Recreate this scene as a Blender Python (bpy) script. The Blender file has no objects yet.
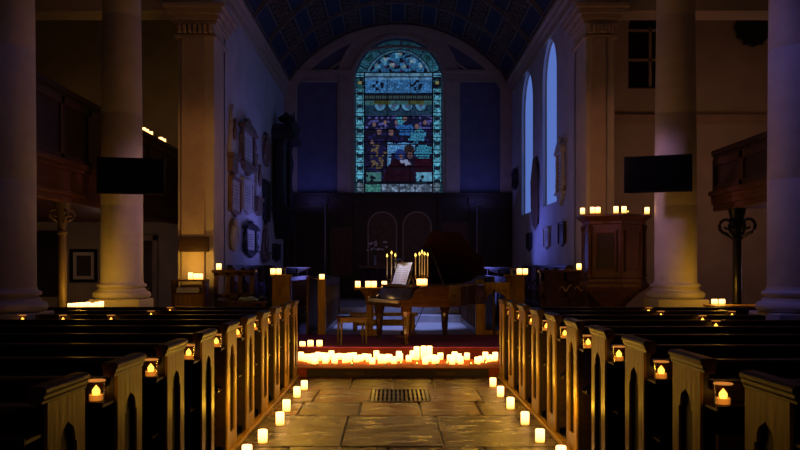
import bpy, bmesh, math, random
from mathutils import Vector, Matrix
random.seed(7)
PI = math.pi
SC = bpy.context.scene
COL = SC.collection
F, VX, VY, EYE = 850.0, 394.5, 267.0, 1.5      # focal length in px, vanishing point, eye height

def at(px, py, Y):
    """real-world X, Z of something seen at (px, py) that stands Y metres down the church"""
    return (px - VX) * Y / F, EYE - (py - VY) * Y / F

# ------------------------------------------------------------------ materials
def nmat(name):
    m = bpy.data.materials.new(name); m.use_nodes = True
    nt = m.node_tree; b = nt.nodes['Principled BSDF']
    return m, nt, b

def surf(name, col, col2=None, rough=.6, scale=6, stretch=(1, 1, 1), bump=.15, metal=0, detail=4, spec=.5, coat=0, rough2=None):
    m, nt, b = nmat(name)
    tc = nt.nodes.new('ShaderNodeTexCoord'); mp = nt.nodes.new('ShaderNodeMapping')
    mp.inputs['Scale'].default_value = stretch
    nz = nt.nodes.new('ShaderNodeTexNoise'); nz.inputs['Scale'].default_value = scale; nz.inputs['Detail'].default_value = detail
    nt.links.new(tc.outputs['Object'], mp.inputs['Vector']); nt.links.new(mp.outputs['Vector'], nz.inputs['Vector'])
    rp = nt.nodes.new('ShaderNodeValToRGB')
    rp.color_ramp.elements[0].position = .3; rp.color_ramp.elements[1].position = .72
    c2 = col2 or tuple(c * .6 for c in col)
    rp.color_ramp.elements[0].color = (*c2, 1); rp.color_ramp.elements[1].color = (*col, 1)
    nt.links.new(nz.outputs['Fac'], rp.inputs['Fac']); nt.links.new(rp.outputs['Color'], b.inputs['Base Color'])
    b.inputs['Roughness'].default_value = rough; b.inputs['Metallic'].default_value = metal
    b.inputs['Specular IOR Level'].default_value = spec
    b.inputs['Coat Weight'].default_value = coat
    if rough2 is not None:
        mr = nt.nodes.new('ShaderNodeMapRange'); mr.inputs['To Min'].default_value = rough; mr.inputs['To Max'].default_value = rough2
        nt.links.new(nz.outputs['Fac'], mr.inputs['Value']); nt.links.new(mr.outputs['Result'], b.inputs['Roughness'])
    if bump:
        bp = nt.nodes.new('ShaderNodeBump'); bp.inputs['Strength'].default_value = bump; bp.inputs['Distance'].default_value = .02
        nt.links.new(nz.outputs['Fac'], bp.inputs['Height']); nt.links.new(bp.outputs['Normal'], b.inputs['Normal'])
    return m

def emis(name, col, st, base=(.8, .7, .5)):
    m, nt, b = nmat(name)
    b.inputs['Base Color'].default_value = (*base, 1); b.inputs['Roughness'].default_value = .6
    b.inputs['Emission Color'].default_value = (*col, 1); b.inputs['Emission Strength'].default_value = st
    return m

M = {}
M['plaster'] = surf('plaster', (.62, .56, .48), (.5, .45, .39), .85, 2.2, bump=.05)
M['plaster_c'] = surf('chancel plaster', (.62, .62, .66), (.5, .5, .56), .85, 2.0, bump=.05)
M['stone'] = surf('column stone', (.66, .6, .54), (.56, .5, .45), .75, 3.5, (1, 1, 1.6), .1, detail=8)
M['trimstone'] = surf('moulded stone', (.55, .45, .36), (.44, .35, .28), .75, 4, bump=.06)
M['bluewall'] = surf('blue painted panel', (.16, .17, .27), (.12, .13, .22), .85, 3, bump=.03)
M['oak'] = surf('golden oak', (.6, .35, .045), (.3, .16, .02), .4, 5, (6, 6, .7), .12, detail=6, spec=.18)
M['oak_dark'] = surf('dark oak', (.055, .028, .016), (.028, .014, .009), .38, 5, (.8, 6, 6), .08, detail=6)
M['cap'] = surf('pew cap oak', (.1, .055, .035), (.055, .03, .02), .4, 7, (6, .8, 6), .1, spec=.35)
M['recess'] = surf('recess wood', (.04, .02, .011), (.02, .01, .006), .5, 5, (6, 6, .7), .05)
M['redwood'] = surf('reddish carved wood', (.17, .06, .03), (.08, .028, .015), .45, 4, (5, 5, .8), .12, detail=6)
M['reredos'] = surf('reredos wood', (.06, .03, .022), (.03, .016, .012), .5, 4, (5, 5, .8), .1)
M['reredos_gold'] = surf('faded gilt panel', (.16, .095, .05), (.08, .045, .025), .55, 7, bump=.1)
M['stallwood'] = surf('choir stall wood', (.11, .05, .03), (.05, .022, .014), .42, 5, (5, 5, .8), .1)
M['piano'] = surf('mahogany lacquer', (.1, .048, .016), (.05, .02, .008), .16, 4, (1, 5, 5), .02, coat=.6)
M['piano_black'] = surf('black lacquer', (.02, .012, .01), (.012, .008, .006), .15, 4, bump=0, coat=.5)
M['ivory'] = surf('ivory', (.85, .8, .7), (.75, .7, .6), .3, 3, bump=0)
M['black'] = surf('matt black', (.006, .006, .008), (.004, .004, .006), .55, 3, bump=0, spec=.2)
M['screen'] = surf('dead screen', (.003, .003, .006), (.002, .002, .004), .35, 2, bump=0, spec=.15)
M['iron'] = surf('cast iron', (.03, .028, .03), (.02, .018, .02), .3, 12, bump=.2, metal=.8)
M['ironpaint'] = surf('painted iron', (.15, .1, .045), (.1, .07, .03), .45, 10, bump=.08)
M['brass'] = surf('aged brass', (.7, .48, .18), (.45, .3, .1), .3, 10, bump=.08, metal=1)
M['darkred'] = surf('dark red board', (.09, .014, .005), (.06, .01, .004), .8, 20, bump=.1, spec=.1)
M['darkbrass'] = surf('tarnished plate', (.16, .09, .04), (.07, .04, .02), .5, 40, bump=.2, metal=.5)
M['silver'] = surf('dull silver', (.5, .5, .55), (.35, .35, .4), .3, 10, bump=.05, metal=1)
M['carpet_red'] = surf('red carpet', (.6, .13, .012), (.45, .09, .01), .95, 60, bump=.4)
M['carpet_purple'] = surf('purple red carpet', (.26, .025, .2), (.2, .018, .14), .95, 60, bump=.4)
M['cushion'] = surf('purple velvet', (.16, .1, .3), (.1, .06, .2), .9, 20, bump=.2)
M['marblefloor'] = surf('grey marble', (.5, .5, .52), (.36, .36, .4), .35, 4, bump=.05)
M['marble'] = surf('white marble', (.7, .68, .66), (.5, .48, .47), .45, 8, bump=.15)
M['marble_brown'] = surf('brown marble', (.26, .17, .13), (.15, .09, .07), .45, 8, bump=.15)
M['marble_dark'] = surf('dark slate', (.035, .035, .05), (.02, .02, .03), .4, 8, bump=.1)
M['paper'] = surf('paper', (.82, .8, .82), (.76, .74, .76), .8, 6, bump=0)
M['book_red'] = surf('red book cloth', (.2, .03, .03), (.13, .02, .02), .7, 30, bump=.1)
M['picture'] = surf('dim engraving', (.1, .09, .1), (.03, .03, .04), .5, 14, bump=0)
M['green'] = surf('leaf green', (.05, .12, .04), (.03, .07, .02), .6, 10, bump=.1)
M['petal'] = surf('white petals', (.8, .8, .85), (.65, .65, .72), .7, 10, bump=.1)
M['coffer'] = surf('vault ground', (.05, .035, .04), (.03, .02, .025), .8, 5, bump=.1)
M['vaultblue'] = surf('vault blue band', (.03, .038, .1), (.02, .028, .07), .8, 8, bump=.05)
M['vaultrib'] = surf('vault rib', (.2, .16, .13), (.13, .1, .09), .8, 6, bump=.05)
M['grate'] = surf('iron grate', (.05, .045, .04), (.03, .028, .025), .4, 14, bump=.1, metal=.7)
M['void'] = surf('duct dark', (.005, .005, .005), (.003, .003, .003), .9, 3, bump=0)
M['cloth'] = surf('dark altar cloth', (.05, .025, .05), (.03, .015, .03), .9, 14, bump=.1)
M['blueplastic'] = surf('pale blue fabric', (.25, .38, .5), (.18, .28, .4), .8, 10, bump=.1)
M['candle'] = emis('glowing wax', (1, .57, .105), 5.4)
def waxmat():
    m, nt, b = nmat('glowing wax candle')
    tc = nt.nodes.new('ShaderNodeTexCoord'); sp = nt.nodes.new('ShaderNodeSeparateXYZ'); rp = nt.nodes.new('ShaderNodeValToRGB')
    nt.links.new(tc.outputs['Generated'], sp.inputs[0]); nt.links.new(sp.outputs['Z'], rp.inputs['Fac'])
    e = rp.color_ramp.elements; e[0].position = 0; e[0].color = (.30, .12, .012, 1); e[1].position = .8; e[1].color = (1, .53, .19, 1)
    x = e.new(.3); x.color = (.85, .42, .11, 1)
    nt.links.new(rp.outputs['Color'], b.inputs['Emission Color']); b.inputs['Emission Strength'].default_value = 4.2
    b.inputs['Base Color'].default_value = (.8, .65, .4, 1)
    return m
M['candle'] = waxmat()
M['rimglow'] = emis('lit glass rim', (1, .34, .06), .5, (.3, .2, .1))  # emission imitates the flame's reflection on the tumbler rim
M['wick'] = surf('wick', (.02, .015, .01), (.01, .01, .01), .9, 3, bump=0)
M['wax'] = emis('wax taper', (1, .62, .25), .05, (.8, .68, .45))
M['lid'] = surf('dark red lacquer', (.022, .006, .005), (.014, .004, .004), .35, 4, bump=.01)
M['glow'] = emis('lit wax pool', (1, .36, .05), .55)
M['flame'] = emis('flame', (1, .62, .1), 3.6)
M['tealight'] = emis('lit tealight', (1, .55, .14), 9)
M['winglass_r'] = emis('dusk lit pane', (.11, .2, .62), .8, (.1, .1, .15))

# clear glass for the tumblers
def glassmat():
    m, nt, b = nmat('tumbler glass')
    b.inputs['Base Color'].default_value = (1, .82, .6, 1); b.inputs['Roughness'].default_value = .05
    tr = nt.nodes.new('ShaderNodeBsdfTransparent'); tr.inputs['Color'].default_value = (1, .88, .72, 1)
    gl = nt.nodes.new('ShaderNodeBsdfGlossy'); gl.inputs['Roughness'].default_value = .08
    mx = nt.nodes.new('ShaderNodeMixShader')
    lw = nt.nodes.new('ShaderNodeLayerWeight'); lw.inputs['Blend'].default_value = .35
    nt.links.new(lw.outputs['Facing'], mx.inputs['Fac']); nt.links.new(tr.outputs[0], mx.inputs[1]); nt.links.new(gl.outputs[0], mx.inputs[2])
    nt.links.new(mx.outputs[0], nt.nodes['Material Output'].inputs['Surface'])
    return m
M['glass'] = glassmat()

# flagstones: dark worn stone, partly polished, colour per slab from an attribute
def flagmat():
    m, nt, b = nmat('worn flagstone')
    at_ = nt.nodes.new('ShaderNodeAttribute'); at_.attribute_name = 'slab'
    tc = nt.nodes.new('ShaderNodeTexCoord')
    nz = nt.nodes.new('ShaderNodeTexNoise'); nz.inputs['Scale'].default_value = 3.6; nz.inputs['Detail'].default_value = 9; nz.inputs['Roughness'].default_value = .66; nz.inputs['Distortion'].default_value = .6
    mp = nt.nodes.new('ShaderNodeMapping'); mp.inputs['Scale'].default_value = (.8, 1.5, 1)
    nt.links.new(tc.outputs['Object'], mp.inputs['Vector']); nt.links.new(mp.outputs['Vector'], nz.inputs['Vector'])
    mul = nt.nodes.new('ShaderNodeMixRGB'); mul.blend_type = 'MULTIPLY'; mul.inputs['Fac'].default_value = .85
    rp = nt.nodes.new('ShaderNodeValToRGB'); rp.color_ramp.elements[0].position = .4; rp.color_ramp.elements[0].color = (.16, .15, .17, 1); rp.color_ramp.elements[1].position = .6
    nt.links.new(nz.outputs['Fac'], rp.inputs['Fac'])
    nt.links.new(at_.outputs['Color'], mul.inputs[1]); nt.links.new(rp.outputs['Color'], mul.inputs[2])
    nt.links.new(mul.outputs[0], b.inputs['Base Color'])
    mr = nt.nodes.new('ShaderNodeMapRange'); mr.inputs['From Min'].default_value = .3; mr.inputs['From Max'].default_value = .7
    mr.inputs['To Min'].default_value = .17; mr.inputs['To Max'].default_value = .5
    nt.links.new(nz.outputs['Fac'], mr.inputs['Value']); nt.links.new(mr.outputs[0], b.inputs['Roughness'])
    bp = nt.nodes.new('ShaderNodeBump'); bp.inputs['Strength'].default_value = 1.0; bp.inputs['Distance'].default_value = .07
    nt.links.new(nz.outputs['Fac'], bp.inputs['Height']); nt.links.new(bp.outputs['Normal'], b.inputs['Normal'])
    b.inputs['Specular IOR Level'].default_value = .6
    return m
M['flag'] = flagmat()

def paintedglass():
    m, nt, b = nmat('painted stained glass')
    a = nt.nodes.new('ShaderNodeAttribute'); a.attribute_name = 'paint'
    b.inputs['Base Color'].default_value = (.01, .01, .02, 1); b.inputs['Roughness'].default_value = .3
    nt.links.new(a.outputs['Color'], b.inputs['Emission Color']); b.inputs['Emission Strength'].default_value = 1.0
    return m
M['stained'] = paintedglass()

# ------------------------------------------------------------------ mesh helpers
class MB:
    def __init__(s): s.bm = bmesh.new()
    def quad(s, *ps):
        return s.bm.faces.new([s.bm.verts.new(p) for p in ps])
    def box(s, x0, x1, y0, y1, z0, z1, rot=0, c=None):
        if x0 > x1: x0, x1 = x1, x0
        v = [(x, y, z) for x in (x0, x1) for y in (y0, y1) for z in (z0, z1)]
        if rot:
            cx, cy = c if c else ((x0 + x1) / 2, (y0 + y1) / 2)
            ca, sa = math.cos(rot), math.sin(rot)
            v = [(cx + (x - cx) * ca - (y - cy) * sa, cy + (x - cx) * sa + (y - cy) * ca, z) for x, y, z in v]
        vs = [s.bm.verts.new(p) for p in v]
        for f in ((0, 1, 3, 2), (4, 6, 7, 5), (0, 4, 5, 1), (2, 3, 7, 6), (0, 2, 6, 4), (1, 5, 7, 3)):
            s.bm.faces.new([vs[i] for i in f])
        return s
    def prism(s, pts, a, b, axis='x'):
        """extrude a 2D polygon between a and b along axis; polygon in the two other axes (in x,y,z order)"""
        def P(p, t):
            if axis == 'x': return (t, p[0], p[1])
            if axis == 'y': return (p[0], t, p[1])
            return (p[0], p[1], t)
        A = [s.bm.verts.new(P(p, a)) for p in pts]; B = [s.bm.verts.new(P(p, b)) for p in pts]
        n = len(pts)
        s.bm.faces.new(A); s.bm.faces.new(B[::-1])
        for i in range(n): s.bm.faces.new([A[i], B[i], B[(i + 1) % n], A[(i + 1) % n]])
        return s
    def lathe(s, prof, c=(0, 0), n=24, sq=1.0, start=0.0):
        rings = []
        for r, z in prof:
            rings.append([s.bm.verts.new((c[0] + r * math.cos(start + 2 * PI * i / n), c[1] + r * sq * math.sin(start + 2 * PI * i / n), z)) for i in range(n)])
        for a, b in zip(rings, rings[1:]):
            for i in range(n): s.bm.faces.new([a[i], a[(i + 1) % n], b[(i + 1) % n], b[i]])
        s.bm.faces.new(rings[0][::-1]); s.bm.faces.new(rings[-1])
        return s
    def tube(s, pts, r, n=8):
        pts = [Vector(p) for p in pts]; rings = []
        for i, p in enumerate(pts):
            d = (pts[min(i + 1, len(pts) - 1)] - pts[max(i - 1, 0)]).normalized()
            up = Vector((0, 0, 1)) if abs(d.z) < .9 else Vector((1, 0, 0))
            a = d.cross(up).normalized(); b = d.cross(a)
            rr = r[i] if isinstance(r, (list, tuple)) else r
            rings.append([s.bm.verts.new(p + (a * math.cos(2 * PI * k / n) + b * math.sin(2 * PI * k / n)) * rr) for k in range(n)])
        for A, B in zip(rings, rings[1:]):
            for i in range(n): s.bm.faces.new([A[i], A[(i + 1) % n], B[(i + 1) % n], B[i]])
        s.bm.faces.new(rings[0][::-1]); s.bm.faces.new(rings[-1])
        return s
    def ball(s, c, r, sx=1, sy=1, sz=1, u=12, v=8):
        bmesh.ops.create_uvsphere(s.bm, u_segments=u, v_segments=v, radius=r, matrix=Matrix.Translation(c) @ Matrix.Diagonal((sx, sy, sz, 1)))
        return s
    def xf(s, m):
        bmesh.ops.transform(s.bm, matrix=m, verts=s.bm.verts); return s
    def build(s, name, mat, parent=None, bevel=0, smooth=False, loc=(0, 0, 0), rz=0):
        bmesh.ops.recalc_face_normals(s.bm, faces=s.bm.faces)
        me = bpy.data.meshes.new(name); s.bm.to_mesh(me); s.bm.free()
        o = bpy.data.objects.new(name, me); COL.objects.link(o)
        me.materials.append(M[mat] if isinstance(mat, str) else mat)
        if smooth:
            for p in me.polygons: p.use_smooth = True
            try: me.set_sharp_from_angle(angle=math.radians(40))
            except Exception: pass
        if parent: o.parent = parent
        else: o.location = loc; o.rotation_euler[2] = rz
        if bevel:
            b = o.modifiers.new('soft', 'BEVEL'); b.width = bevel; b.segments = 2; b.limit_method = 'ANGLE'
        return o

def thing(name, label, cat, loc=(0, 0, 0), rz=0, group=None):
    o = bpy.data.objects.new(name, None); COL.objects.link(o); o.empty_display_size = .1
    o.location = loc; o.rotation_euler[2] = rz
    return tag(o, label, cat, group)
def tag(o, label, cat, group=None):
    o['label'] = label; o['category'] = cat; o['kind'] = 'thing'
    if group: o['group'] = group
    return o
def struct(o): o['kind'] = 'structure'; return o
def dup(root, loc, label, rz=None, group=None):
    r = root.copy(); COL.objects.link(r); r.location = loc; r['label'] = label
    if rz is not None: r.rotation_euler[2] = rz
    if group: r['group'] = group
    for ch in root.children:
        c = ch.copy(); COL.objects.link(c); c.parent = r
        for g in ch.children:
            d = g.copy(); COL.objects.link(d); d.parent = c
    return r
ORD = ['first', 'second', 'third', 'fourth', 'fifth', 'sixth', 'seventh', 'eighth', 'ninth', 'tenth', 'eleventh', 'twelfth']
def arcpts(cx, cz, r, a0, a1, n, rz=None):
    rz = rz or r
    return [(cx + r * math.cos(a0 + (a1 - a0) * i / n), cz + rz * math.sin(a0 + (a1 - a0) * i / n)) for i in range(n + 1)]

# ------------------------------------------------------------------ main dimensions
XL, XR = -1.318, 1.418          # aisle-side faces of the pews
CXL, CXR = -3.25, 3.45          # chancel walls
YA, YB = 15.3, 25.0             # chancel arch, east wall
XC = .1
STEP1, STEP2 = 11.64, 12.75
Z1, Z2 = .12, .30

# ------------------------------------------------------------------ floor
b = MB(); b.box(-9.3, 9.3, -3, 20.2, -.3, -.03); b.box(-9.3, XL - .0, -3, YA + 4.9, -.03, 0.0); b.box(XR, 9.3, -3, YA + 4.9, -.03, 0)
struct(b.build('floor', 'marblefloor'))
# aisle flagstones (one pavement, pattern within it)
rows = [1.0, 2.4, 3.5, 4.55, 5.75, 7.1, 8.6, 9.45, 10.45, 11.66]
bm = bmesh.new(); lay = bm.faces.layers.int.new('k'); cols = []
def slab(x0, x1, y0, y1):
    g = .009; z = random.uniform(-.004, 0)
    bv = .012
    base = [(x0 + g, y0 + g), (x1 - g, y0 + g), (x1 - g, y1 - g), (x0 + g, y1 - g)]
    base = [(x + random.uniform(-.006, .006), y + random.uniform(-.006, .006)) for x, y in base]
    cx = (x0 + x1) / 2; cy = (y0 + y1) / 2
    lo = [bm.verts.new((x, y, -.03)) for x, y in base]
    mid = [bm.verts.new((x, y, z - bv * .6)) for x, y in base]
    top = [bm.verts.new((x + (bv if x < cx else -bv), y + (bv if y < cy else -bv), z + random.uniform(-.0035, .0035))) for x, y in base]
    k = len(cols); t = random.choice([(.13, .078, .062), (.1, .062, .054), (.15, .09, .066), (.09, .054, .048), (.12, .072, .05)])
    if y0 > 8.5: t = random.choice([(.5, .24, .018), (.42, .21, .02), (.3, .16, .025), (.14, .085, .04)])  # rows by the step coloured gold to imitate reflected candlelight
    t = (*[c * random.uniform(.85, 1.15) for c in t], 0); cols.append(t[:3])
    fs = [bm.faces.new(top)]
    for i in range(4):
        fs.append(bm.faces.new([lo[i], lo[(i + 1) % 4], mid[(i + 1) % 4], mid[i]]))
        fs.append(bm.faces.new([mid[i], mid[(i + 1) % 4], top[(i + 1) % 4], top[i]]))
    for f in fs: f[lay] = k
cuts = {8.6: [-1.0, -.36, .27, .9], 7.1: [-.46, .42], 5.75: [-.88, -.05, .75], 9.45: [-.92, .3 - .57, .40, 1.0], 10.45: [-.55, -.02, .5], 4.55: [-.3, .6], 3.5: [-.8, .1, .9], 2.4: [-.4, .5], 1.0: [-.2, .7]}
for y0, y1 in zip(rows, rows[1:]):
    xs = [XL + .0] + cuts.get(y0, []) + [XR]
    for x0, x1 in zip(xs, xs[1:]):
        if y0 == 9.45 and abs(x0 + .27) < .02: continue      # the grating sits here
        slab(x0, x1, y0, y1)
bmesh.ops.recalc_face_normals(bm, faces=bm.faces)
me = bpy.data.meshes.new('floor_paving'); 
fk = [f[lay] for f in bm.faces]; bm.to_mesh(me); bm.free()
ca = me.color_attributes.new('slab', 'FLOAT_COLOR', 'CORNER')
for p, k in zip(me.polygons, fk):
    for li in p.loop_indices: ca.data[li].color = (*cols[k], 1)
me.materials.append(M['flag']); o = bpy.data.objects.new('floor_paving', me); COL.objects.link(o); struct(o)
# heating grate
t = thing('floor_grate', 'black iron heating grate set in the aisle paving', 'grate', (.065, 9.96, -.03))
MB().box(-.33, .33, -.5, .48, -.004, .003).build('grate_well', 'void', t)
b = MB(); b.box(-.335, -.3, -.49, .47, .003, .032); b.box(.3, .335, -.49, .47, .003, .032); b.box(-.3, .3, -.49, -.46, .003, .032); b.box(-.3, .3, .44, .47, .003, .032)
b.build('grate_frame', 'grate', t)
b = MB()
for i in range(12):
    x = -.275 + i * .05; b.box(x - .013, x + .013, -.46, .44, .008, .03)
for y in (-.15, .15): b.box(-.3, .3, y - .01, y + .01, .008, .026)
b.build('grate_bar', 'grate', t)
# pew kerb boards along the aisle
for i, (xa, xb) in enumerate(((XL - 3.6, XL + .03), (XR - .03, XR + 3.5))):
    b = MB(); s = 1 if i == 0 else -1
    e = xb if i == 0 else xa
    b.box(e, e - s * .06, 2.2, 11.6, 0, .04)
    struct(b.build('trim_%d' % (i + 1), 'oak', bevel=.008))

# platform steps
b = MB(); b.box(-3.9, 4.1, STEP1, 20, 0.0, Z1 - .012); b.build('trim_3', 'oak_dark')
struct(bpy.data.objects['trim_3'])
t = thing('carpet_step', 'low step covered in red carpet at the end of the aisle', 'step', (0, 0, 0))
b = MB(); b.box(-2.2, 2.3, STEP1 - .015, STEP2, Z1 - .012, Z1); b.box(-2.2, -1.2, STEP1 - .015, STEP1, 0, Z1 - .01); b.box(1.29, 2.3, STEP1 - .015, STEP1, 0, Z1 - .01); b.build('carpet', 'carpet_red', t)
MB().box(-1.2, 1.29, STEP1 - .012, STEP1, .0, Z1 - .012).build('riser', 'recess', t)
for x in (-.55, .7):
    p = MB().box(x - .13, x + .13, STEP1 - .02, STEP1 - .012, .025, .065).build('brass_plate', 'darkbrass', t, bevel=.002)
b = MB(); b.box(-3.9, 4.1, STEP2, YA + 4.7, Z1 - .012, Z2 - .01); struct(b.build('floor_choir', 'marblefloor'))
t = MB().box(-2.3, 2.4, STEP2 - .012, 15.15, Z2 - .01, Z2)
struct(MB().box(-2.3, 2.4, STEP2 - .012, STEP2, Z1, Z2 - .01).build('trim_11', 'darkred'))
tag(t.build('carpet', 'carpet_purple'), 'purple red carpet under the grand piano and stool', 'carpet')
b = MB(); b.box(CXL, CXR, 18.5, YB, 0, .45); b.box(CXL, CXR, 19.1, YB, .45, .6); b.box(CXL, CXR, YA + 4.5, 18.6, 0, Z2 - .01)
struct(b.build('floor_chancel', 'marblefloor', bevel=.01))

# ------------------------------------------------------------------ walls
# east wall of the chancel with an arched opening for the window
wx0, wx1, wz0 = .12 - 1.31, .12 + 1.31, 3.68
wcx, wr, wzs = .12, 1.31, 6.93
def arch_wall(name, x0, x1, z0, z1, ox, hw, oz0, spring, y0, y1, mat, rise=None):
    """wall slab with an arched hole"""
    rise = rise or hw
    b = MB(); n = 20
    b.box(x0, ox - hw, y0, y1, z0, z1); b.box(ox + hw, x1, y0, y1, z0, z1)
    if oz0 > z0 + .001: b.box(ox - hw, ox + hw, y0, y1, z0, oz0)
    a = arcpts(ox, spring, hw, PI, 0, n, rise)
    for p, q in zip(a, a[1:]):
        b.prism([p, q, (q[0], z1), (p[0], z1)], y0, y1, 'y')
    return struct(b.build(name, mat))
arch_wall('wall_east', CXL - .1, CXR + .1, 0, 9.2, wcx, wr, wz0, wzs, YB, YB + .4, 'bluewall')
# sidewalls of chancel
struct(MB().box(CXL - .4, CXL, YA + .9, YB + .4, 0, 9.2).build('wall_chancel_left', 'plaster_c'))
# right chancel wall with two arched windows: piers between
b = MB()
wins = [(18.08, 19.80, 2.9, 6.55), (21.2, 23.05, 2.9, 6.55)]
ys = [YA + .9, 18.08, 19.80, 21.2, 23.05, YB + .4]
for a_, c_ in ((0, 1), (2, 3), (4, 5)): b.box(CXR, CXR + .4, ys[a_], ys[c_], 0, 9.2)
for (y0, y1, z0, z1) in wins:
    b.box(CXR, CXR + .4, y0, y1, 0, z0)
    r = (y1 - y0) / 2; ar = arcpts((y0 + y1) / 2, z1 - r * 1.0, r, PI, 0, 18)
    for p, q in zip(ar, ar[1:]): b.prism([p, q, (q[0], 9.2), (p[0], 9.2)], CXR, CXR + .4, 'x')
struct(b.build('wall_chancel_right', 'plaster_c'))
for i, (y0, y1, z0, z1) in enumerate(wins):
    r = (y1 - y0) / 2; cy = (y0 + y1) / 2
    pane = MB().prism([(y0, z0), (y1, z0)] + arcpts(cy, z1 - r, r, 0, PI, 18), CXR + .1, CXR + .115, 'x').build('window_%d' % (i + 2), 'winglass_r')
    struct(pane)
    b = MB(); o_ = [(y0, z0)] + arcpts(cy, z1 - r, r, PI, 0, 18) + [(y1, z0)]
    for p, q in zip(o_, o_[1:]): b.tube([(CXR + .09, *p), (CXR + .09, *q)], .025, 6)
    b.build('window_frame', 'trimstone', pane)
# chancel arch piers + arch wall
def archwall():
    b = MB()
    b.box(-3.9, CXL, YA, YA + 1.0, 0, 6.2); b.box(CXR, 3.96, YA, YA + 1.0, 0, 6.2)
    b.box(-9.3, -3.9, YA + .3, YA + .9, 6.2, 9.6); b.box(3.96, 9.3, YA + .3, YA + .9, 6.2, 9.6)
    hw = (CXR - CXL) / 2; a = arcpts(XC, 6.2, hw, PI, 0, 28, 3.0)
    for p, q in zip(a, a[1:]): b.prism([p, q, (q[0], 9.6), (p[0], 9.6)], YA, YA + 1.0, 'y')
    b.box(-3.9, CXL, YA, YA + 1, 6.2, 9.6); b.box(CXR, 3.96, YA, YA + 1, 6.2, 9.6)
    return struct(b.build('wall_chancel_arch', 'plaster', bevel=.05))
archwall()
k = 3
for s, xa, xb in ((0, -3.9, CXL), (1, CXR, 3.96)):
    k += 1; b = MB()
    for z0, z1, e in ((5.62, 5.68, .05), (5.86, 5.93, .06), (5.93, 6.02, .1), (6.02, 6.12, .17), (6.12, 6.2, .22)):
        b.box(xa - e, xb + e, YA - e, YA + 1 + e, z0, z1)
    for i in range(7):
        x = xa + .05 + (xb - xa - .1) * i / 6
        b.box(x - .03, x + .03, YA - .12, YA, 5.7, 5.85)
    # raised pilaster strip down the pier face
    b.box(xa + .07, xb - .16, YA - .05, YA, 0.3, 5.62)
    struct(b.build('trim_%d' % k, 'trimstone', bevel=.012))
struct(MB().box(-3.86, -3.32, YA - .09, YA - .05, 1.77, 2.04).build('trim_6', 'oak_dark', bevel=.006))
# aisle east walls, side walls, west wall, nave ceiling
struct(MB().box(-9.3, -3.3, 20.0, 20.3, 0, 9.6).build('wall_aisle_left', 'plaster'))
struct(MB().box(-4.0, -3.9, YA + 1.0, 20, 0, 9.6).build('wall_vestry_left', 'plaster'))
arch_wall('wall_aisle_right', 3.9, 9.3, 0, 9.6, 6.05, .55, 5.7, 7.1, 20.0, 20.3, 'plaster')
struct(MB().box(3.96, 4.06, YA + 1.0, 20, 0, 9.6).build('wall_vestry_right', 'plaster'))
pn = struct(MB().box(5.4, 6.7, 20.18, 20.2, 5.6, 7.7).build('window_4', 'void'))
b = MB()
for x in (5.5, 6.05, 6.6): b.box(x - .03, x + .03, 20.1, 20.17, 5.7, 7.15)
for z in (5.72, 6.4, 7.1): b.box(5.5, 6.6, 20.1, 20.17, z - .025, z + .025)
b.build('window_frame', 'trimstone', pn)
struct(MB().box(-9.6, -9.3, -3, 20.3, 0, 9.6).build('wall_left', 'plaster'))
struct(MB().box(9.3, 9.6, -3, 20.3, 0, 9.6).build('wall_right', 'plaster'))
struct(MB().box(-9.6, 9.6, -3.3, -3, 0, 9.6).build('wall_west', 'plaster'))
struct(MB().box(-9.6, 9.6, -3.3, 20.3, 9.6, 9.8).build('ceiling_nave', 'plaster'))
b = MB()
for z0, z1, e in ((4.86, 4.93, .05), (4.93, 5.0, .1), (5.0, 5.06, .16)): b.box(4.06, 9.3, 20 - e, 20, z0, z1)
struct(b.build('trim_7', 'trimstone'))

# east wall mouldings
b = MB()
def ew(x0, x1, z0, z1, d, d0=0): b.box(x0, x1, YB - d, YB - d0, z0, z1)
for xa, xb in ((-1.68, -1.19), (1.43, 1.92)):
    ew(xa, xb, 3.66, 6.93, .05); ew(xa + .07, xb - .07, 3.66, 6.93, .08)
for xa, xb in ((CXL, -2.86), (3.1, CXR)): ew(xa, xb, 3.66, 6.93, .06)
for xa, xb in ((CXL, -1.25), (1.5, CXR)):
    ew(xa, xb, 6.93, 7.0, .09); ew(xa, xb, 7.0, 7.18, .06); ew(xa, xb, 7.18, 7.28, .12)
for r0, r1, d in ((1.31, 1.42, .1), (1.42, 1.72, .05), (1.72, 1.8, .09)):
    a0 = arcpts(wcx, wzs, r0, PI, 0, 32); a1 = arcpts(wcx, wzs, r1, PI, 0, 32)
    for i in range(32): b.prism([a0[i], a0[i + 1], a1[i + 1], a1[i]], YB - d, YB, 'y')
R0, ZC, TH = 3.96, 4.74, math.radians(57.8)
for r0, r1, d, th_ in ((R0 - .35, R0 + .05, .1, TH), (R0 - .75, R0 - .68, .06, math.acos((7.28 - ZC) / (R0 - .7)))):
    a0 = arcpts(XC, ZC, r0, PI / 2 + th_, PI / 2 - th_, 36); a1 = arcpts(XC, ZC, r1, PI / 2 + th_, PI / 2 - th_, 36)
    for i in range(36): b.prism([a0[i], a0[i + 1], a1[i + 1], a1[i]], YB - d, YB, 'y')
struct(b.build('trim_8', 'trimstone', bevel=.008))
# side cornices
for i, (x, s) in enumerate(((CXL, 1), (CXR, -1))):
    b = MB()
    for z0, z1, e in ((6.55, 6.62, .05), (6.62, 6.74, .03), (6.74, 6.84, .11), (6.84, 6.94, .18)):
        b.box(x, x + s * e, YA + 1, YB, z0, z1)
    struct(b.build('trim_%d' % (9 + i), 'trimstone', bevel=.01))

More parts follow.
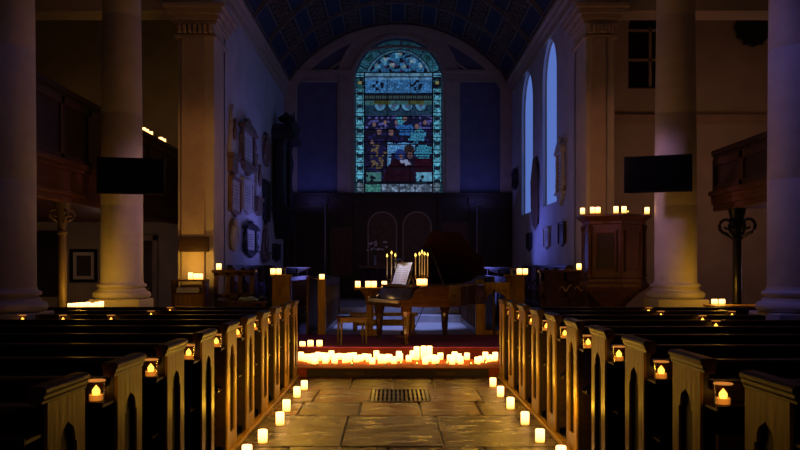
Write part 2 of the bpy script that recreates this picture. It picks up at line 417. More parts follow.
# vault
def vp(th, y, r=R0): return (XC + r * math.sin(th), y, ZC + r * math.cos(th))
b = MB(); N = 40
for i in range(N):
    t0, t1 = -TH + 2 * TH * i / N, -TH + 2 * TH * (i + 1) / N
    vs = [vp(t0, YA + .9), vp(t1, YA + .9), vp(t1, YB + .1), vp(t0, YB + .1), vp(t0, YA + .9, R0 + .2), vp(t1, YA + .9, R0 + .2), vp(t1, YB + .1, R0 + .2), vp(t0, YB + .1, R0 + .2)]
    b.quad(*vs[:4]); b.quad(*vs[4:][::-1])
ceil = struct(b.build('ceiling', 'coffer'))
def shellstrip(b, t0, t1, y0, y1, r1, n=1):
    """a slab lying against the vault from radius r1 to R0"""
    for j in range(n):
        a_, c_ = t0 + (t1 - t0) * j / n, t0 + (t1 - t0) * (j + 1) / n
        v = [vp(a_, y0, r1), vp(c_, y0, r1), vp(c_, y1, r1), vp(a_, y1, r1), vp(a_, y0), vp(c_, y0), vp(c_, y1), vp(a_, y1)]
        q = [b.bm.verts.new(p) for p in v]
        for f in ((0, 1, 2, 3), (0, 4, 5, 1), (1, 5, 6, 2), (2, 6, 7, 3), (3, 7, 4, 0)): b.bm.faces.new([q[i] for i in f])
d13 = math.radians(12.8); bands = [d13 * i for i in range(-4, 5)]
ribs_y = [16.6, 18.7, 20.8, 22.9, 24.95]
b = MB()
for t_ in bands:
    for ya, yb in zip(ribs_y, ribs_y[1:]): shellstrip(b, t_ - .045, t_ + .045, ya + .1, yb - .1, R0 - .02)
b.build('vault_band', 'vaultblue', ceil)
b = MB()
for y in ribs_y:
    shellstrip(b, -TH, TH, y - .12, y + .12, R0 - .05, 40); shellstrip(b, -TH, TH, y - .05, y + .05, R0 - .09, 40)
for t_ in bands:
    for s in (-1, 1): shellstrip(b, t_ + s * .05 - .006, t_ + s * .05 + .006, YA + 1, YB, R0 - .035)
b.build('vault_rib', 'vaultrib', ceil)
b = MB()
for t_ in [bands[0] - d13] + bands:
    ta, tb = t_ + .068, t_ + d13 - .068
    if ta < -TH: ta = -TH + .02
    if tb > TH: tb = TH - .02
    if tb - ta < .04: continue
    for ya, yb in zip(ribs_y, ribs_y[1:]):
        n = 5; h = (yb - ya - .26) / n
        for j in range(n):
            y0 = ya + .13 + j * h + .05; y1 = y0 + h - .1
            # ring of an octagonal coffer frame
            c_t, c_y = (ta + tb) / 2, (y0 + y1) / 2; ht, hy = (tb - ta) / 2, (y1 - y0) / 2
            P8 = [(math.cos(PI / 8 + a_ * PI / 4) / math.cos(PI / 8), math.sin(PI / 8 + a_ * PI / 4) / math.cos(PI / 8)) for a_ in range(8)]
            P8 = [(max(-1, min(1, p)), max(-1, min(1, q))) for p, q in P8]
            for a_ in range(8):
                p, q = P8[a_], P8[(a_ + 1) % 8]
                o1 = vp(c_t + p[0] * ht, c_y + p[1] * hy, R0 - .03); o2 = vp(c_t + q[0] * ht, c_y + q[1] * hy, R0 - .03)
                i1 = vp(c_t + p[0] * ht * .72, c_y + p[1] * hy * .62, R0 - .03); i2 = vp(c_t + q[0] * ht * .72, c_y + q[1] * hy * .62, R0 - .03)
                j1 = vp(c_t + p[0] * ht * .72, c_y + p[1] * hy * .62, R0); j2 = vp(c_t + q[0] * ht * .72, c_y + q[1] * hy * .62, R0)
                k1 = vp(c_t + p[0] * ht, c_y + p[1] * hy, R0); k2 = vp(c_t + q[0] * ht, c_y + q[1] * hy, R0)
                b.quad(o1, o2, i2, i1); b.quad(i1, i2, j2, j1); b.quad(o1, k1, k2, o2)
b.build('coffer_frame', 'vaultrib', ceil)

# ------------------------------------------------------------------ stained glass
def noise2(x, y):
    n = math.sin(x * 127.1 + y * 311.7) * 43758.5453
    return n - math.floor(n)
def paint(u, v):
    """u 0..89 across, v 0..155 down the window, linear colour. Leaded pieces from a jittered cell pattern"""
    # fragment cells
    cs = 2.7; gx, gy = math.floor(u / cs), math.floor(v / cs); best = []
    for i in (-1, 0, 1):
        for j in (-1, 0, 1):
            a_, c_ = gx + i, gy + j
            sx = (a_ + .5 + .8 * (noise2(a_, c_) - .5)) * cs; sy = (c_ + .5 + .8 * (noise2(c_ + 9, a_ + 5) - .5)) * cs
            best.append(((u - sx) ** 2 + (v - sy) ** 2, a_, c_, sx, sy))
    best.sort(); d1, ca, cc, sx, sy = best[0]
    lead = (math.sqrt(best[1][0]) - math.sqrt(d1)) < .3
    rnd = noise2(ca * 3 + 1, cc * 7 + 2); rnd2 = noise2(ca * 5 + 4, cc * 3 + 8)
    def c(r, g, b_, k=1.0): k *= .55 + .9 * rnd; return (r * k, g * k, b_ * k)
    cyan = lambda k=1: c(.035 + .05 * rnd2, .17, .24, k)
    teal = lambda k=1: c(.02, .12, .12, k)
    blue = lambda k=1: c(.03, .09, .22, k)
    dark = (.004, .005, .01)
    uc = 44.5
    if v < 44.5:
        dx, dy = u - uc, 44.5 - v; r = math.hypot(dx, dy) if v < 34 else 0
        if v < 34:
            if r > 44.3: return dark
            a_ = math.atan2(dy, dx)
            fade = .35 + .65 * min(1, v / 30)
            if r > 43: return dark
            if r > 33.5:
                if abs((a_ * 5.2) % PI - PI / 2) < .10 or r < 34.5: return dark
                if lead: return dark
                blob = (math.sin(a_ * 11) > .55 and 36 < r < 41)
                return teal(.45 * fade) if blob else c(.02, .10, .13, 1.0 * fade)
            if r > 31.5: return cyan(.75 * fade)
            if r > 30.7: return dark
            # tympanum scrollwork
            for (fx, fy, fr) in ((uc, 14, 6), (uc - 14, 22, 5), (uc + 14, 22, 5), (uc - 22, 27, 4), (uc + 22, 27, 4), (uc - 6, 27, 4), (uc + 6, 27, 4)):
                dd = math.hypot(sx - fx, sy - fy)
                if dd < fr * .35: return c(.16, .22, .2, .9)
                if dd < fr * .75: return cyan(1.1)
            if math.sin(sx * .55) * math.sin(sy * .62) > .25: return dark if rnd > .3 else c(.05, .03, .1)
            if lead: return dark
            return c(.02, .10, .19, 1.0)
    inner = 11 < u < 78
    if not inner:
        if u < 2 or u > 87: return (.01, .02, .03)
        if 9.7 < u <= 11 or 78 <= u < 79.3: return dark
        w = u if u < 44 else 89 - u
        if v < 36: return cyan(1.2)
        m_ = (v - 36) % 12.5
        if v < 50: # dark capital with gold spot
            if abs(v - 44) < 1.6 and abs(w - 5.8) < 1.6: return (.2, .17, .06)
            if 38 < v < 50: return dark if rnd > .3 else teal(.6)
        if m_ < 1: return dark
        if abs(m_ - 6.5) < 2.2 and abs(w - 5.8) < 2.4 - abs(m_ - 6.5) * .4: return (.006, .012, .02)
        if abs(m_ - 6.5) < 4 and abs(abs(w - 5.8) - 2.7) < .5: return dark
        if v > 144: return teal(.5) if w < 3 else c(.12, .18, .2, .8)
        return c(.07, .27, .32, (1.35 if rnd2 > .3 else .8) * (.6 + .5 * v / 155))
    # inner light
    if v < 38.5: return c(.10, .22, .28, .8) if v < 37.5 else dark
    if v < 55:
        for fx in (25, 63):
            if abs(abs(sx - fx) + abs(sy - 47) - 4.6) < 1.3: return dark
        if abs(v - 40) < .8: return c(.08, .2, .3, .9)
        if lead: return (.006, .02, .04)
        return c(.035, .14, .28, 1.0)
    if v < 57: return dark
    if v < 60: return (.05, .09, .07) if (u * 1.1) % 2.4 < 1.1 else dark
    if v < 62: return dark
    if v < 66: return c(.05, .065, .02, .8) if abs(u - 28) < 8 or abs(u - 62) < 8 else c(.03, .09, .08)
    if v < 77:
        for fx in (26, 40, 53, 67):
            dd = math.hypot(u - fx, (v - 66) * .9)
            if dd < 2.5: return (.05, .07, .12)
            if dd < 5.5: return c(.06, .19, .28, .9) if v < 72 else c(.04, .05, .16)
            if dd < 6.5: return dark
        return c(.01, .03, .05)
    if v >= 144.5:
        if v < 146 or v > 153.5: return dark
        for fx in (27, 45, 61): 
            if abs(u - fx) < .7: return dark
        if lead: return (.02, .04, .05)
        g_ = u < 27
        return c(.05, .22, .16, 1.0) if g_ else c(.16, .22, .28, 1.0 if rnd2 > .35 else .35)
    # horizontal bars
    if abs(v % 12.5 - 6) < .45: return dark
    def ell(cx, cy, rx, ry, rot=0):
        x, y = sx - cx, sy - cy
        if rot: x, y = x * math.cos(rot) + y * math.sin(rot), -x * math.sin(rot) + y * math.cos(rot)
        return (x / rx) ** 2 + (y / ry) ** 2 < 1
    def ex(cx, cy, rx, ry): return ((u - cx) / rx) ** 2 + ((v - cy) / ry) ** 2 < 1
    def sh(k=1): return k * (.6 + .8 * noise2(math.floor(u * 1.3 + v * .9), math.floor(v * .8 - u * .4)))
    for fx, fy, rr in ((51, 80, 2.2), (63, 88, 2.2), (25, 93, 2.4), (37, 94, 2.6), (56, 117, 2.6), (47, 118, 2.0), (31, 84, 1.7), (20, 86, 1.7), (71, 84, 1.8), (42, 84, 1.6), (18, 104, 1.8)):
        if ex(fx, fy, rr, rr * 1.25): return (.15 * sh(), .085 * sh(), .075)
    if ex(55, 111, 5.2, 5): return (.02, .012, .012)
    if ell(53, 124.5, 7, 1.8, .3): return (.22, .25, .34)
    if ex(46, 116, 5.5, 5.5): return (.012, .03, .12)
    if v > 118 and (u - 45) ** 2 / 260 + (v - 146) ** 2 / 640 < 1: return c(.013, .003, .006, .9)
    if v > 120 and u > 60 and v < 134: return c(.02, .003, .007, .8)
    if v > 134 and 12 < u < 27: return c(.04, .13, .11, .9) if rnd > .3 else dark
    if v > 134 and u > 62: return c(.09, .26, .33, 1.0) if rnd > .25 else dark
    if lead: return (.003, .004, .008)
    if 34 + (v - 104) * .2 < u < 61 and 104 + abs(u - 50) * .12 < v < 112 + (60 - u) * .12: return (.08 * sh(), .26 * sh(), .46 * sh())
    if 33 < u < 38.5 - (v - 104) * .1 and 104 < v < 128: return (.1 * sh(), .25 * sh(), .38 * sh())
    if ell(64, 97, 9, 6.5, -.5): return (.035 * sh(), .2 * sh(), .29 * sh())
    if ell(69, 115, 8, 10, .2): return (.03 * sh(), .2 * sh(), .27 * sh())
    if ell(51, 91, 8, 6): return (.02 * sh(), .11 * sh(), .3 * sh())
    if ell(46, 82, 4, 5): return (.04 * sh(), .26 * sh(), .32 * sh())
    if ell(23, 118, 7.5, 13): return c(.10, .07, .035, .9) if rnd > .5 else (.01, .01, .05)
    if v < 90: return c(.07, .07, .22, 1.0) if (rnd2 > .62 and not 44 < u < 58) else (.006, .008, .03)
    return c(.014, .012, .06, .8) if rnd2 > .62 else (.006, .005, .014)
NU, NV = 178, 310
verts, faces, fc = [], [], []
x0w, ztop = wcx - 1.31, wzs + 1.31
for j in range(NV + 1):
    for i in range(NU + 1):
        verts.append((x0w + 2.62 * i / NU, YB + .12, ztop - (ztop - wz0) * j / NV))
for j in range(NV):
    for i in range(NU):
        u, v = 89 * (i + .5) / NU, 155 * (j + .5) / NV
        X = x0w + 2.62 * (i + .5) / NU; Z = ztop - (ztop - wz0) * (j + .5) / NV
        if Z > wzs and math.hypot(X - wcx, Z - wzs) > wr + .01: continue
        a_ = j * (NU + 1) + i
        faces.append((a_, a_ + 1, a_ + NU + 2, a_ + NU + 1)); fc.append(paint(u, v))
me = bpy.data.meshes.new('window_1'); me.from_pydata(verts, [], faces)
ca = me.color_attributes.new('paint', 'FLOAT_COLOR', 'CORNER')
buf = []
for c_ in fc: buf += [c_[0] * .8, c_[1] * .82, c_[2] * 1.0, 1] * 4
ca.data.foreach_set('color', buf)
me.materials.append(M['stained']); sg = bpy.data.objects.new('window_1', me); COL.objects.link(sg); struct(sg)
b = MB()
for v_ in (34, 55, 78, 91, 103.5, 116, 128.5, 144):
    z = ztop - (ztop - wz0) * v_ / 155; b.box(x0w, x0w + 2.62, YB + .09, YB + .115, z - .012, z + .012)
for u_ in (10.4, 78.6, 33, 56):
    x = x0w + 2.62 * u_ / 89; b.box(x - .01, x + .01, YB + .09, YB + .115, wz0, wzs + (.2 if 20 < u_ < 70 else 0.02))
b.build('window_frame', 'black', sg)

# ------------------------------------------------------------------ reredos
t = thing('reredos', 'dark carved wooden reredos panelling below the stained glass window', 'panelling', (XC, YB - .01, .6))
H = 3.06
MB().box(CXL - XC + .02, CXR - XC - .02, -.12, -.0, 0, H - .12).build('backing', 'reredos', t)
b = MB()
for z0, z1, e in ((H - .14, H - .08, .16), (H - .08, H - .03, .22), (H - .03, H + .0, .27)): b.box(CXL - XC + .02, CXR - XC - .02, -e, 0, z0, z1)
b.build('cornice', 'reredos', t, bevel=.01)
for x in (-3.22, -2.15, -1.2, 1.25, 2.15, 3.17):
    b = MB(); b.box(x - .07, x + .07, -.19, -.12, 0, H - .14); b.box(x - .1, x + .1, -.21, -.12, 0, .5); b.box(x - .1, x + .1, -.21, -.12, H - .3, H - .14)
    b.build('pilaster', 'reredos', t, bevel=.008)
def arched_panel(px0, px1, py_top, name, mat):
    xa, _ = at(px0, 0, YB - .15); xb, zt = at(px1, py_top, YB - .15); xa -= XC; xb -= XC; zt -= .6
    r = (xb - xa) / 2; cx = (xa + xb) / 2; zs = zt - r
    p = MB().prism([(xa, .5), (xb, .5)] + arcpts(cx, zs, r, 0, PI, 16), -.135, -.12, 'y').build(name, mat, t)
    b = MB(); pts = [(xa, .5)] + arcpts(cx, zs, r, PI, 0, 20) + [(xb, .5)]
    for q, w in zip(pts, pts[1:]): b.tube([(q[0], -.15, q[1]), (w[0], -.15, w[1])], .022, 6)
    b.build('panel_moulding', 'trimstone', p)
arched_panel(368, 396.5, 212, 'arched_panel', 'reredos_gold'); arched_panel(403, 431, 212, 'arched_panel', 'reredos_gold')
for px0, px1, py in ((330, 352, 227), (440, 470, 222), (479, 508, 206), (294, 323, 206)):
    xa, _ = at(px0, 0, YB - .15); xb, zt = at(px1, py, YB - .15); xa -= XC; xb -= XC; zt -= .6
    p = MB().box(xa, xb, -.135, -.12, .6, zt).build('square_panel', 'redwood' if px0 < 450 and px0 > 300 else 'reredos', t)
    b = MB()
    for r_ in ((xa, xa + .05, .6, zt), (xb - .05, xb, .6, zt), (xa, xb, zt - .05, zt), (xa, xb, .6, .65)): b.box(r_[0], r_[1], -.165, -.12, r_[2], r_[3])
    b.build('panel_moulding', 'reredos_gold', p, bevel=.008)
for px in (325, 477):
    x, _ = at(px, 0, YB - .45); x -= XC
    tt = thing('banner_pole', 'slim pale pole standing against the reredos %s' % ('beside the left panels' if px < 400 else 'beside the right panels'), 'pole', (x + XC, YB - .45, .6))
    MB().lathe([(.09, 0), (.09, .02), (.03, .05), (.018, .07)], n=14).build('base', 'brass', tt, smooth=True)
    MB().lathe([(.016, .05), (.016, 2.6)], n=10).build('shaft', 'silver', tt, smooth=True)
    MB().ball((0, 0, 2.63), .035).build('finial', 'brass', tt, smooth=True)

# altar with vase of flowers
t = thing('altar_table', 'dark altar table under a cloth in front of the reredos', 'table', (.15, 23.6, .6))
MB().box(-1.1, 1.1, -.35, .35, .88, .93).build('table_top', 'reredos', t, bevel=.01)
b = MB(); n = 44
b.box(-1.02, 1.02, -.3, .3, .02, .88); b.build('cloth_front', 'cloth', t)
b = MB()
for i in range(12):
    x = -1.02 + i * .185; b.lathe([(.03, .02), (.035, .86)], (x, -.31), 8)
b.build('cloth_fold', 'cloth', t, smooth=True)
b = MB(); b.box(-1.12, 1.12, -.37, -.35, .86, .94); b.build('edge_trim', 'reredos_gold', t)
vx, vz = at(375, 260, 23.5)
t = thing('flower_vase', 'glass vase of white flowers on the altar', 'vase', (vx, 23.5, 1.542))
MB().lathe([(.06, 0), (.07, .03), (.045, .1), (.06, .22), (.075, .28), (.065, .28), (.05, .2)], n=18).build('vase', 'silver', t, smooth=True)
b = MB()
for i in range(14):
    a_ = random.uniform(0, 2 * PI); r = random.uniform(.05, .3); h = random.uniform(.45, .66)
    b.tube([(0, 0, .2), (r * .4 * math.cos(a_), r * .4 * math.sin(a_), .36), (r * math.cos(a_), r * .6 * math.sin(a_), h)], .006, 5)
b.build('stem', 'green', t)
b = MB()
for i in range(26):
    a_ = random.uniform(0, 2 * PI); r = random.uniform(.02, .36); h = random.uniform(.42, .66)
    b.ball((r * math.cos(a_), r * .6 * math.sin(a_), h), random.uniform(.025, .045), 1, 1, .7, 8, 6)
fl = b.build('blossom', 'petal', t, smooth=True); fl['kind'] = 'stuff'

# ------------------------------------------------------------------ main columns
def column(x, y, label):
    t = thing('stone_column', label, 'column', (x, y, 0), group='nave columns')
    b = MB(); b.box(-.41, .41, -.41, .41, 0, .98); b.box(-.44, .44, -.44, .44, 0, .16); b.build('plinth', 'stone', t, bevel=.015)
    pr = [(.42, .98)]
    for i in range(9):
        a_ = -PI / 2 + PI * i / 8; pr.append((.405 + .06 * math.cos(a_), 1.045 + .06 * math.sin(a_)))
    pr += [(.39, 1.115), (.39, 1.135), (.362, 1.15), (.36, 1.17)]
    for i in range(7):
        a_ = -PI / 2 + PI * i / 6; pr.append((.37 + .028 * math.cos(a_), 1.198 + .028 * math.sin(a_)))
    pr += [(.35, 1.235), (.342, 1.27)]
    MB().lathe(pr, n=48).build('column_base', 'stone', t, smooth=True)
    pr = [(.338, 1.27), (.335, 2.5), (.325, 4.0), (.308, 5.6), (.29, 7.4)]
    # fine drum joints
    q = []
    for (r0, z0), (r1, z1) in zip(pr, pr[1:]):
        nseg = max(1, int((z1 - z0) / 1.2))
        for i in range(nseg):
            f0 = i / nseg; r = r0 + (r1 - r0) * f0; z = z0 + (z1 - z0) * f0
            q += [(r - .002, z), (r, z + .006)]
            r = r0 + (r1 - r0) * (i + 1) / nseg; z = z0 + (z1 - z0) * (i + 1) / nseg
            q += [(r, z - .006)]
    MB().lathe(q, n=48).build('shaft', 'stone', t, smooth=True)
    MB().lathe([(.29, 7.4), (.33, 7.44), (.31, 7.5), (.33, 7.7), (.46, 7.95), (.5, 8.0), (.5, 8.1)], n=32).build('capital', 'stone', t, smooth=True)
    b = MB(); b.box(-.5, .5, -.5, .5, 8.1, 9.57); b.build('impost', 'stone', t)
column(-4.49, 9.8, 'near stone column rising through the left pews')
column(-4.49, 14.0, 'far left stone column with a black screen on it and candles at its foot')
column(4.66, 9.8, 'near stone column rising through the right pews, lit blue')
column(4.63, 14.0, 'far right stone column beside the pulpit with a black screen on it')

# tv screens
def tv(x, y, z, w, h, rz, label, arm):
    t = thing('tv_screen', label, 'television', (x, y, z - h / 2), rz, 'black screens on the columns')
    MB().box(-w / 2, w / 2, -.03, .03, 0, h).build('housing', 'black', t, bevel=.008)
    MB().box(-w / 2 + .02, w / 2 - .02, -.034, -.03, .025, h - .02).build('screen', 'screen', t)
    b = MB(); b.box(-.12, .12, .03, .05, h / 2 - .12, h / 2 + .12); b.tube([(0, .04, h / 2), arm], .02, 8)
    b.build('bracket', 'iron', t)
tv(-4.14, 13.36, 2.93, 1.03, .57, .2, 'black flat television mounted on the far left column', (-.115, .372, .28))
tv(4.13, 13.34, 2.96, 1.03, .58, -.38, 'black flat television angled out from the far right column', (.13, .475, .28))

# ------------------------------------------------------------------ galleries
def gallery(s, xf, y0, y1, zb, zf, zt, label, far):
    t = thing('gallery', label, 'gallery', (xf, y0, 0))
    L = y1 - y0; o = 1 if s > 0 else -1
    MB().box(0, o * .06, 0, L, zf, zt - .08).build('parapet', 'oak_dark', t)
    b = MB(); b.box(-o * .05, o * .14, -.02, L, zt - .09, zt); b.box(-o * .02, o * .08, 0, L, zt - .14, zt - .09); b.build('handrail', 'oak_dark', t, bevel=.012)
    b = MB()
    for z0, z1, e in ((zb, zb + .1, .02), (zb + .1, zb + .18, .05), (zb + .18, zf - .12, .02), (zf - .12, zf - .05, .06), (zf - .05, zf + .03, .1)):
        b.box(-o * e, o * .1, -e, L, z0, z1)
    b.build('fascia', 'redwood', t, bevel=.012)
    b = MB(); n = int(L / 1.15); w = L / n
    for i in range(n + 1): b.box(-o * .03, 0, max(0, i * w - .07), min(L, i * w + .07), zf, zt - .14)
    b.box(-o * .03, 0, 0, L, zf + .02, zf + .12); b.box(-o * .03, 0, 0, L, zt - .26, zt - .14)
    b.build('panel_frame', 'stallwood', t, bevel=.01)
    MB().box(o * .1, o * far, 0, L, zb + .05, zb + .15).build('gallery_floor', 'redwood', t)
    MB().box(0, o * far, 0, .06, zb + .15, zt - .1).build('end_panel', 'redwood', t)
    return t
gallery(-1, -5.08, 6.0, 19.9, 2.5, 3.12, 4.25, 'dark panelled wooden gallery along the left aisle carrying a few candles', 4.1)
g2 = gallery(1, 5.3, 6.0, 14.1, 2.42, 2.72, 3.42, 'dark panelled wooden gallery along the right aisle', 3.9)
def gpost(x, y, ztop, zbase, mat, label, sc_=1.0):
    t = thing('gallery_post', label, 'post', (x, y, 0))
    MB().lathe([(.13, zbase), (.13, zbase + .08), (.09, zbase + .12), (.075, zbase + .16)], n=16).build('foot', mat, t, smooth=True)
    MB().lathe([(.07, zbase + .14), (.066, ztop - .5), (.085, ztop - .48), (.085, ztop - .45), (.066, ztop - .43), (.07, ztop - .3), (.12, ztop - .08), (.14, ztop)], n=18).build('shaft', mat, t, smooth=True)
    for k in range(4):
        a_ = PI / 4 + k * PI / 2; pts = []; r_ = []
        for i in range(15):
            q = i / 14; ang = -PI / 2 + q * 2.3 * PI; rr = .17 * (1 - q * .72)
            rad = .09 + .2 + rr * math.cos(ang) * 1.0 - .08
            z = ztop - .38 + .05 + rr * math.sin(ang)
            pts.append((rad * math.cos(a_), rad * math.sin(a_), z)); r_.append(.036 * (1 - q * .3))
        b = MB(); b.tube([(.06 * math.cos(a_), .06 * math.sin(a_), ztop - .62), (.14 * math.cos(a_), .14 * math.sin(a_), ztop - .56)] + pts, [.018, .022] + r_, 8)
        b.xf(Matrix.Translation((0, 0, ztop)) @ Matrix.Diagonal((sc_, sc_, sc_, 1)) @ Matrix.Translation((0, 0, -ztop))); b.build('scroll_bracket', mat, t, smooth=True)
gpost(-5.16, 13.2, 2.5, 0, 'ironpaint', 'slender painted post holding up the left gallery beside the candle table', .55)
gpost(5.38, 13.35, 2.42, 0, 'iron', 'black iron post with curling scrolls under the right gallery', .8)

# ------------------------------------------------------------------ things on aisle walls
t = thing('picture_frame', 'black framed picture with white mount on the left aisle wall', 'picture', (-7.3, 19.97, 1.14))
b = MB(); 
for r_ in ((-.32, -.25, 0, .78), (.25, .32, 0, .78), (-.25, .25, 0, .07), (-.25, .25, .71, .78)): b.box(r_[0], r_[1], -.04, .03, r_[2], r_[3])
b.build('frame', 'black', t, bevel=.008)
b = MB()
for r_ in ((-.25, -.17, .07, .71), (.17, .25, .07, .71), (-.17, .17, .07, .15), (-.17, .17, .63, .71)): b.box(r_[0], r_[1], -.005, .0, r_[2], r_[3])
b.build('mount', 'paper', t); MB().box(-.17, .17, -.002, .0, .15, .63).build('print', 'picture', t)
def door(n, x0, x1, z1, y):
    d = struct(MB().box(x0, x1, y - .04, y, 0, z1).build('door_%d' % n, 'oak_dark'))
    b = MB()
    b.box(x0 - .12, x0, y - .08, y, 0, z1 + .12); b.box(x1, x1 + .12, y - .08, y, 0, z1 + .12); b.box(x0 - .12, x1 + .12, y - .08, y, z1, z1 + .14)
    b.build('door_frame', 'trimstone', d, bevel=.01)
    w = (x1 - x0); b = MB()
    for a_, c_ in ((.12, .46), (.54, .88)):
        for z0, zz in ((.2, .9), (1.05, z1 - .15)): b.box(x0 + w * a_, x0 + w * c_, y - .055, y - .04, z0, zz)
    b.build('door_panel', 'oak_dark', d, bevel=.008)
    MB().ball((x1 - .08, y - .09, 1.0), .03).build('door_handle', 'brass', d, smooth=True)
door(1, -6.5, -5.68, 2.12, 20.0)
t = thing('noticeboard', 'tall dark noticeboard hung on the left aisle wall under the gallery', 'noticeboard', (-8.2, 19.97, .85))
MB().box(-.38, .38, -.03, .03, 0, 1.45).build('board', 'marble_dark', t)
b = MB()
for r_ in ((-.42, -.36, 0, 1.45), (.36, .42, 0, 1.45), (-.42, .42, -.04, .03), (-.42, .42, 1.42, 1.49)): b.box(r_[0], r_[1], -.05, .03, r_[2], r_[3])
b.build('frame', 'oak_dark', t, bevel=.006)
t = thing('wall_roundel', 'round dark carved plaque high on the right aisle wall', 'plaque', (8.4, 19.97, 7.1))
b = MB(); b.lathe([(.0, 0), (.4, 0), (.42, .03), (.38, .06), (.34, .04), (.0, .04)], n=28); b.xf(Matrix.Rotation(PI / 2, 4, 'X')); b.build('disc', 'marble_dark', t, smooth=True)
for i in range(12):
    b = MB(); b.ball((.4 * math.cos(i * PI / 6), -.04, .4 * math.sin(i * PI / 6)), .05, 1, .5, 1, 8, 6)
    b.build('boss', 'marble_dark', t, smooth=True)

# ------------------------------------------------------------------ pews
def pewproto(s, L, label):
    """s=-1 extends to the left. origin: aisle face, far (east) edge, floor"""
    t = thing('pew', label, 'pew', group='oak pews left of the aisle' if s < 0 else 'oak pews right of the aisle')
    D = .39; T = .042; F_ = .014; hz = .985 if s < 0 else 1.015
    X = lambda a_: s * a_
    # end panel with an arched niche
    b = MB(); y0, y1 = -D, 0
    ny0, ny1, nz0, nz1 = -.285, -.09, .17, hz - .107
    b.box(X(0), X(F_), y0, ny0, .0, hz); b.box(X(0), X(F_), ny1, y1, .0, hz); b.box(X(0), X(F_), ny0, ny1, 0, nz0)
    w = ny1 - ny0; zs = nz1 - .075
    arch = [(ny0, zs - .02), (ny0 + .02, zs - .02), (ny0 + .022, zs + .015), (ny0 + .04, zs + .045), (ny0 + w / 2 - .02, nz1 - .012), (ny0 + w / 2, nz1), (ny0 + w / 2 + .02, nz1 - .012), (ny1 - .04, zs + .045), (ny1 - .022, zs + .015), (ny1 - .02, zs - .02), (ny1, zs - .02)]
    for p, q in zip(arch, arch[1:]):
        if abs(p[0] - q[0]) < 1e-5: continue
        b.prism([p, q, (q[0], hz), (p[0], hz)], X(0), X(F_), 'x')
    fc_ = b
    b = MB(); b.box(X(F_), X(T), y0, ny0 - .0, .0, hz); b.box(X(F_), X(T), ny1, y1, .0, hz); b.box(X(F_), X(T), ny0, ny1, 0, nz0); b.box(X(F_), X(T), ny0, ny1, nz1, hz); b.box(X(T - .008), X(T), ny0, ny1, nz0, nz1)
    e = b.build('bench_end', 'recess', t)  # near-black body: shade of the camera-side edge and niche put into the wood
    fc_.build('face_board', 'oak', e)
    MB().box(X(T - .014), X(T - .008), ny0, ny1, nz0, nz1).build('niche_panel', 'recess', e)
    b = MB()
    prof = [(-.006, hz), (-.006, hz + .012), (-.014, hz + .02), (-.014, hz + .035), (-.024, hz + .045), (-.022, hz + .06), (-.01, hz + .068), (T + .0, hz + .068), (T + .012, hz + .06), (T + .014, hz + .045), (T + .006, hz + .035), (T + .006, hz + .02), (T, hz)]
    b.prism([(X(a_), z) for a_, z in prof], -D - .07, .004, 'y'); b.build('end_cap', 'cap', t, bevel=.003)
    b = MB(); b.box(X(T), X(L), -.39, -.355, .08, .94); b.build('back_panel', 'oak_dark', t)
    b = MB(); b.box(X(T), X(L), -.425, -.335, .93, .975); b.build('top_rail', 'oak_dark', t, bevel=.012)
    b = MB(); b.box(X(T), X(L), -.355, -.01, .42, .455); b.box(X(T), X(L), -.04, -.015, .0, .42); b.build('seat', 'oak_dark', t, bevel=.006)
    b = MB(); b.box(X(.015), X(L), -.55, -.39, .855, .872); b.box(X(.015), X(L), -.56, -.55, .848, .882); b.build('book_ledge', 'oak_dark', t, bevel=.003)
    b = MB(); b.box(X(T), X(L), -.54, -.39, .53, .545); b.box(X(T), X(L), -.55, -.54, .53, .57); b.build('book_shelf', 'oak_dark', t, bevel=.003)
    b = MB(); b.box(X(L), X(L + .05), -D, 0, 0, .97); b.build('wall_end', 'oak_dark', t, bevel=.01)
    return t
yl = [3.62] + [3.55 + .888 * k for k in range(1, 10)]
yr = [3.44 + .893 * k for k in range(10)]
gprotos = {}
def pew_row(s, x, ys, side):
    first = {}
    for k, y in enumerate(ys):
        n = ORD[9 - k]
        lab = '%s oak pew counted back from the carpeted step, on the %s of the aisle' % (n, side)
        if k == 9: lab = 'oak pew closest to the carpeted step on the %s of the aisle' % side
        if k == 0: lab = 'oak pew farthest from the carpeted step on the %s, largest in view' % side
        L = 2.6 if k in (7, 8) else 3.55
        if L in first: dup(first[L], (x, y, 0), lab)
        else:
            first[L] = pewproto(s, L, lab); first[L].location = (x, y, 0)
pew_row(-1, XL, yl, 'left'); pew_row(1, XR, yr, 'right')

# glass tealights on the book ledges
def tumbler(label):
    t = thing('glass_tealight', label, 'candle', group='glass tealights on the pew ledges')
    MB().lathe([(.037, 0), (.041, .1), (.037, .1), (.034, .008), (.0001, .008)], n=20).build('glass', 'glass', t, smooth=True)
    w = MB().lathe([(.031, .010), (.031, .034)], n=14).build('wax', 'glow', t, smooth=True)
    MB().lathe([(.002, .034), (.018, .04), (.018, .055), (.010, .066), (.001, .078)], n=12).build('flame', 'flame', t, smooth=True)
    MB().lathe([(.0415, .097), (.043, .1), (.0415, .103), (.037, .103), (.037, .097)], n=20).build('rim', 'rimglow', t, smooth=True)
    return t
tb = None; zl = .873
spots = []
for k in range(1, 10):
    spots.append((XL - .068, yl[k] - .49, '%s glass tealight from the step, at the aisle end of a left pew ledge' % ORD[9 - k]))
    spots.append((XR + .068, yr[k] - .49, '%s glass tealight from the step, at the aisle end of a right pew ledge' % ORD[9 - k]))
for px, kk in ((22.5, 7), (63, 7), (111, 7), (151, 8), (170, 9)):
    Y = yl[kk] - .49; X_, _ = at(px, 0, Y); spots.append((X_, Y, 'glass tealight further along a left pew ledge, above pixel rows of rails'))
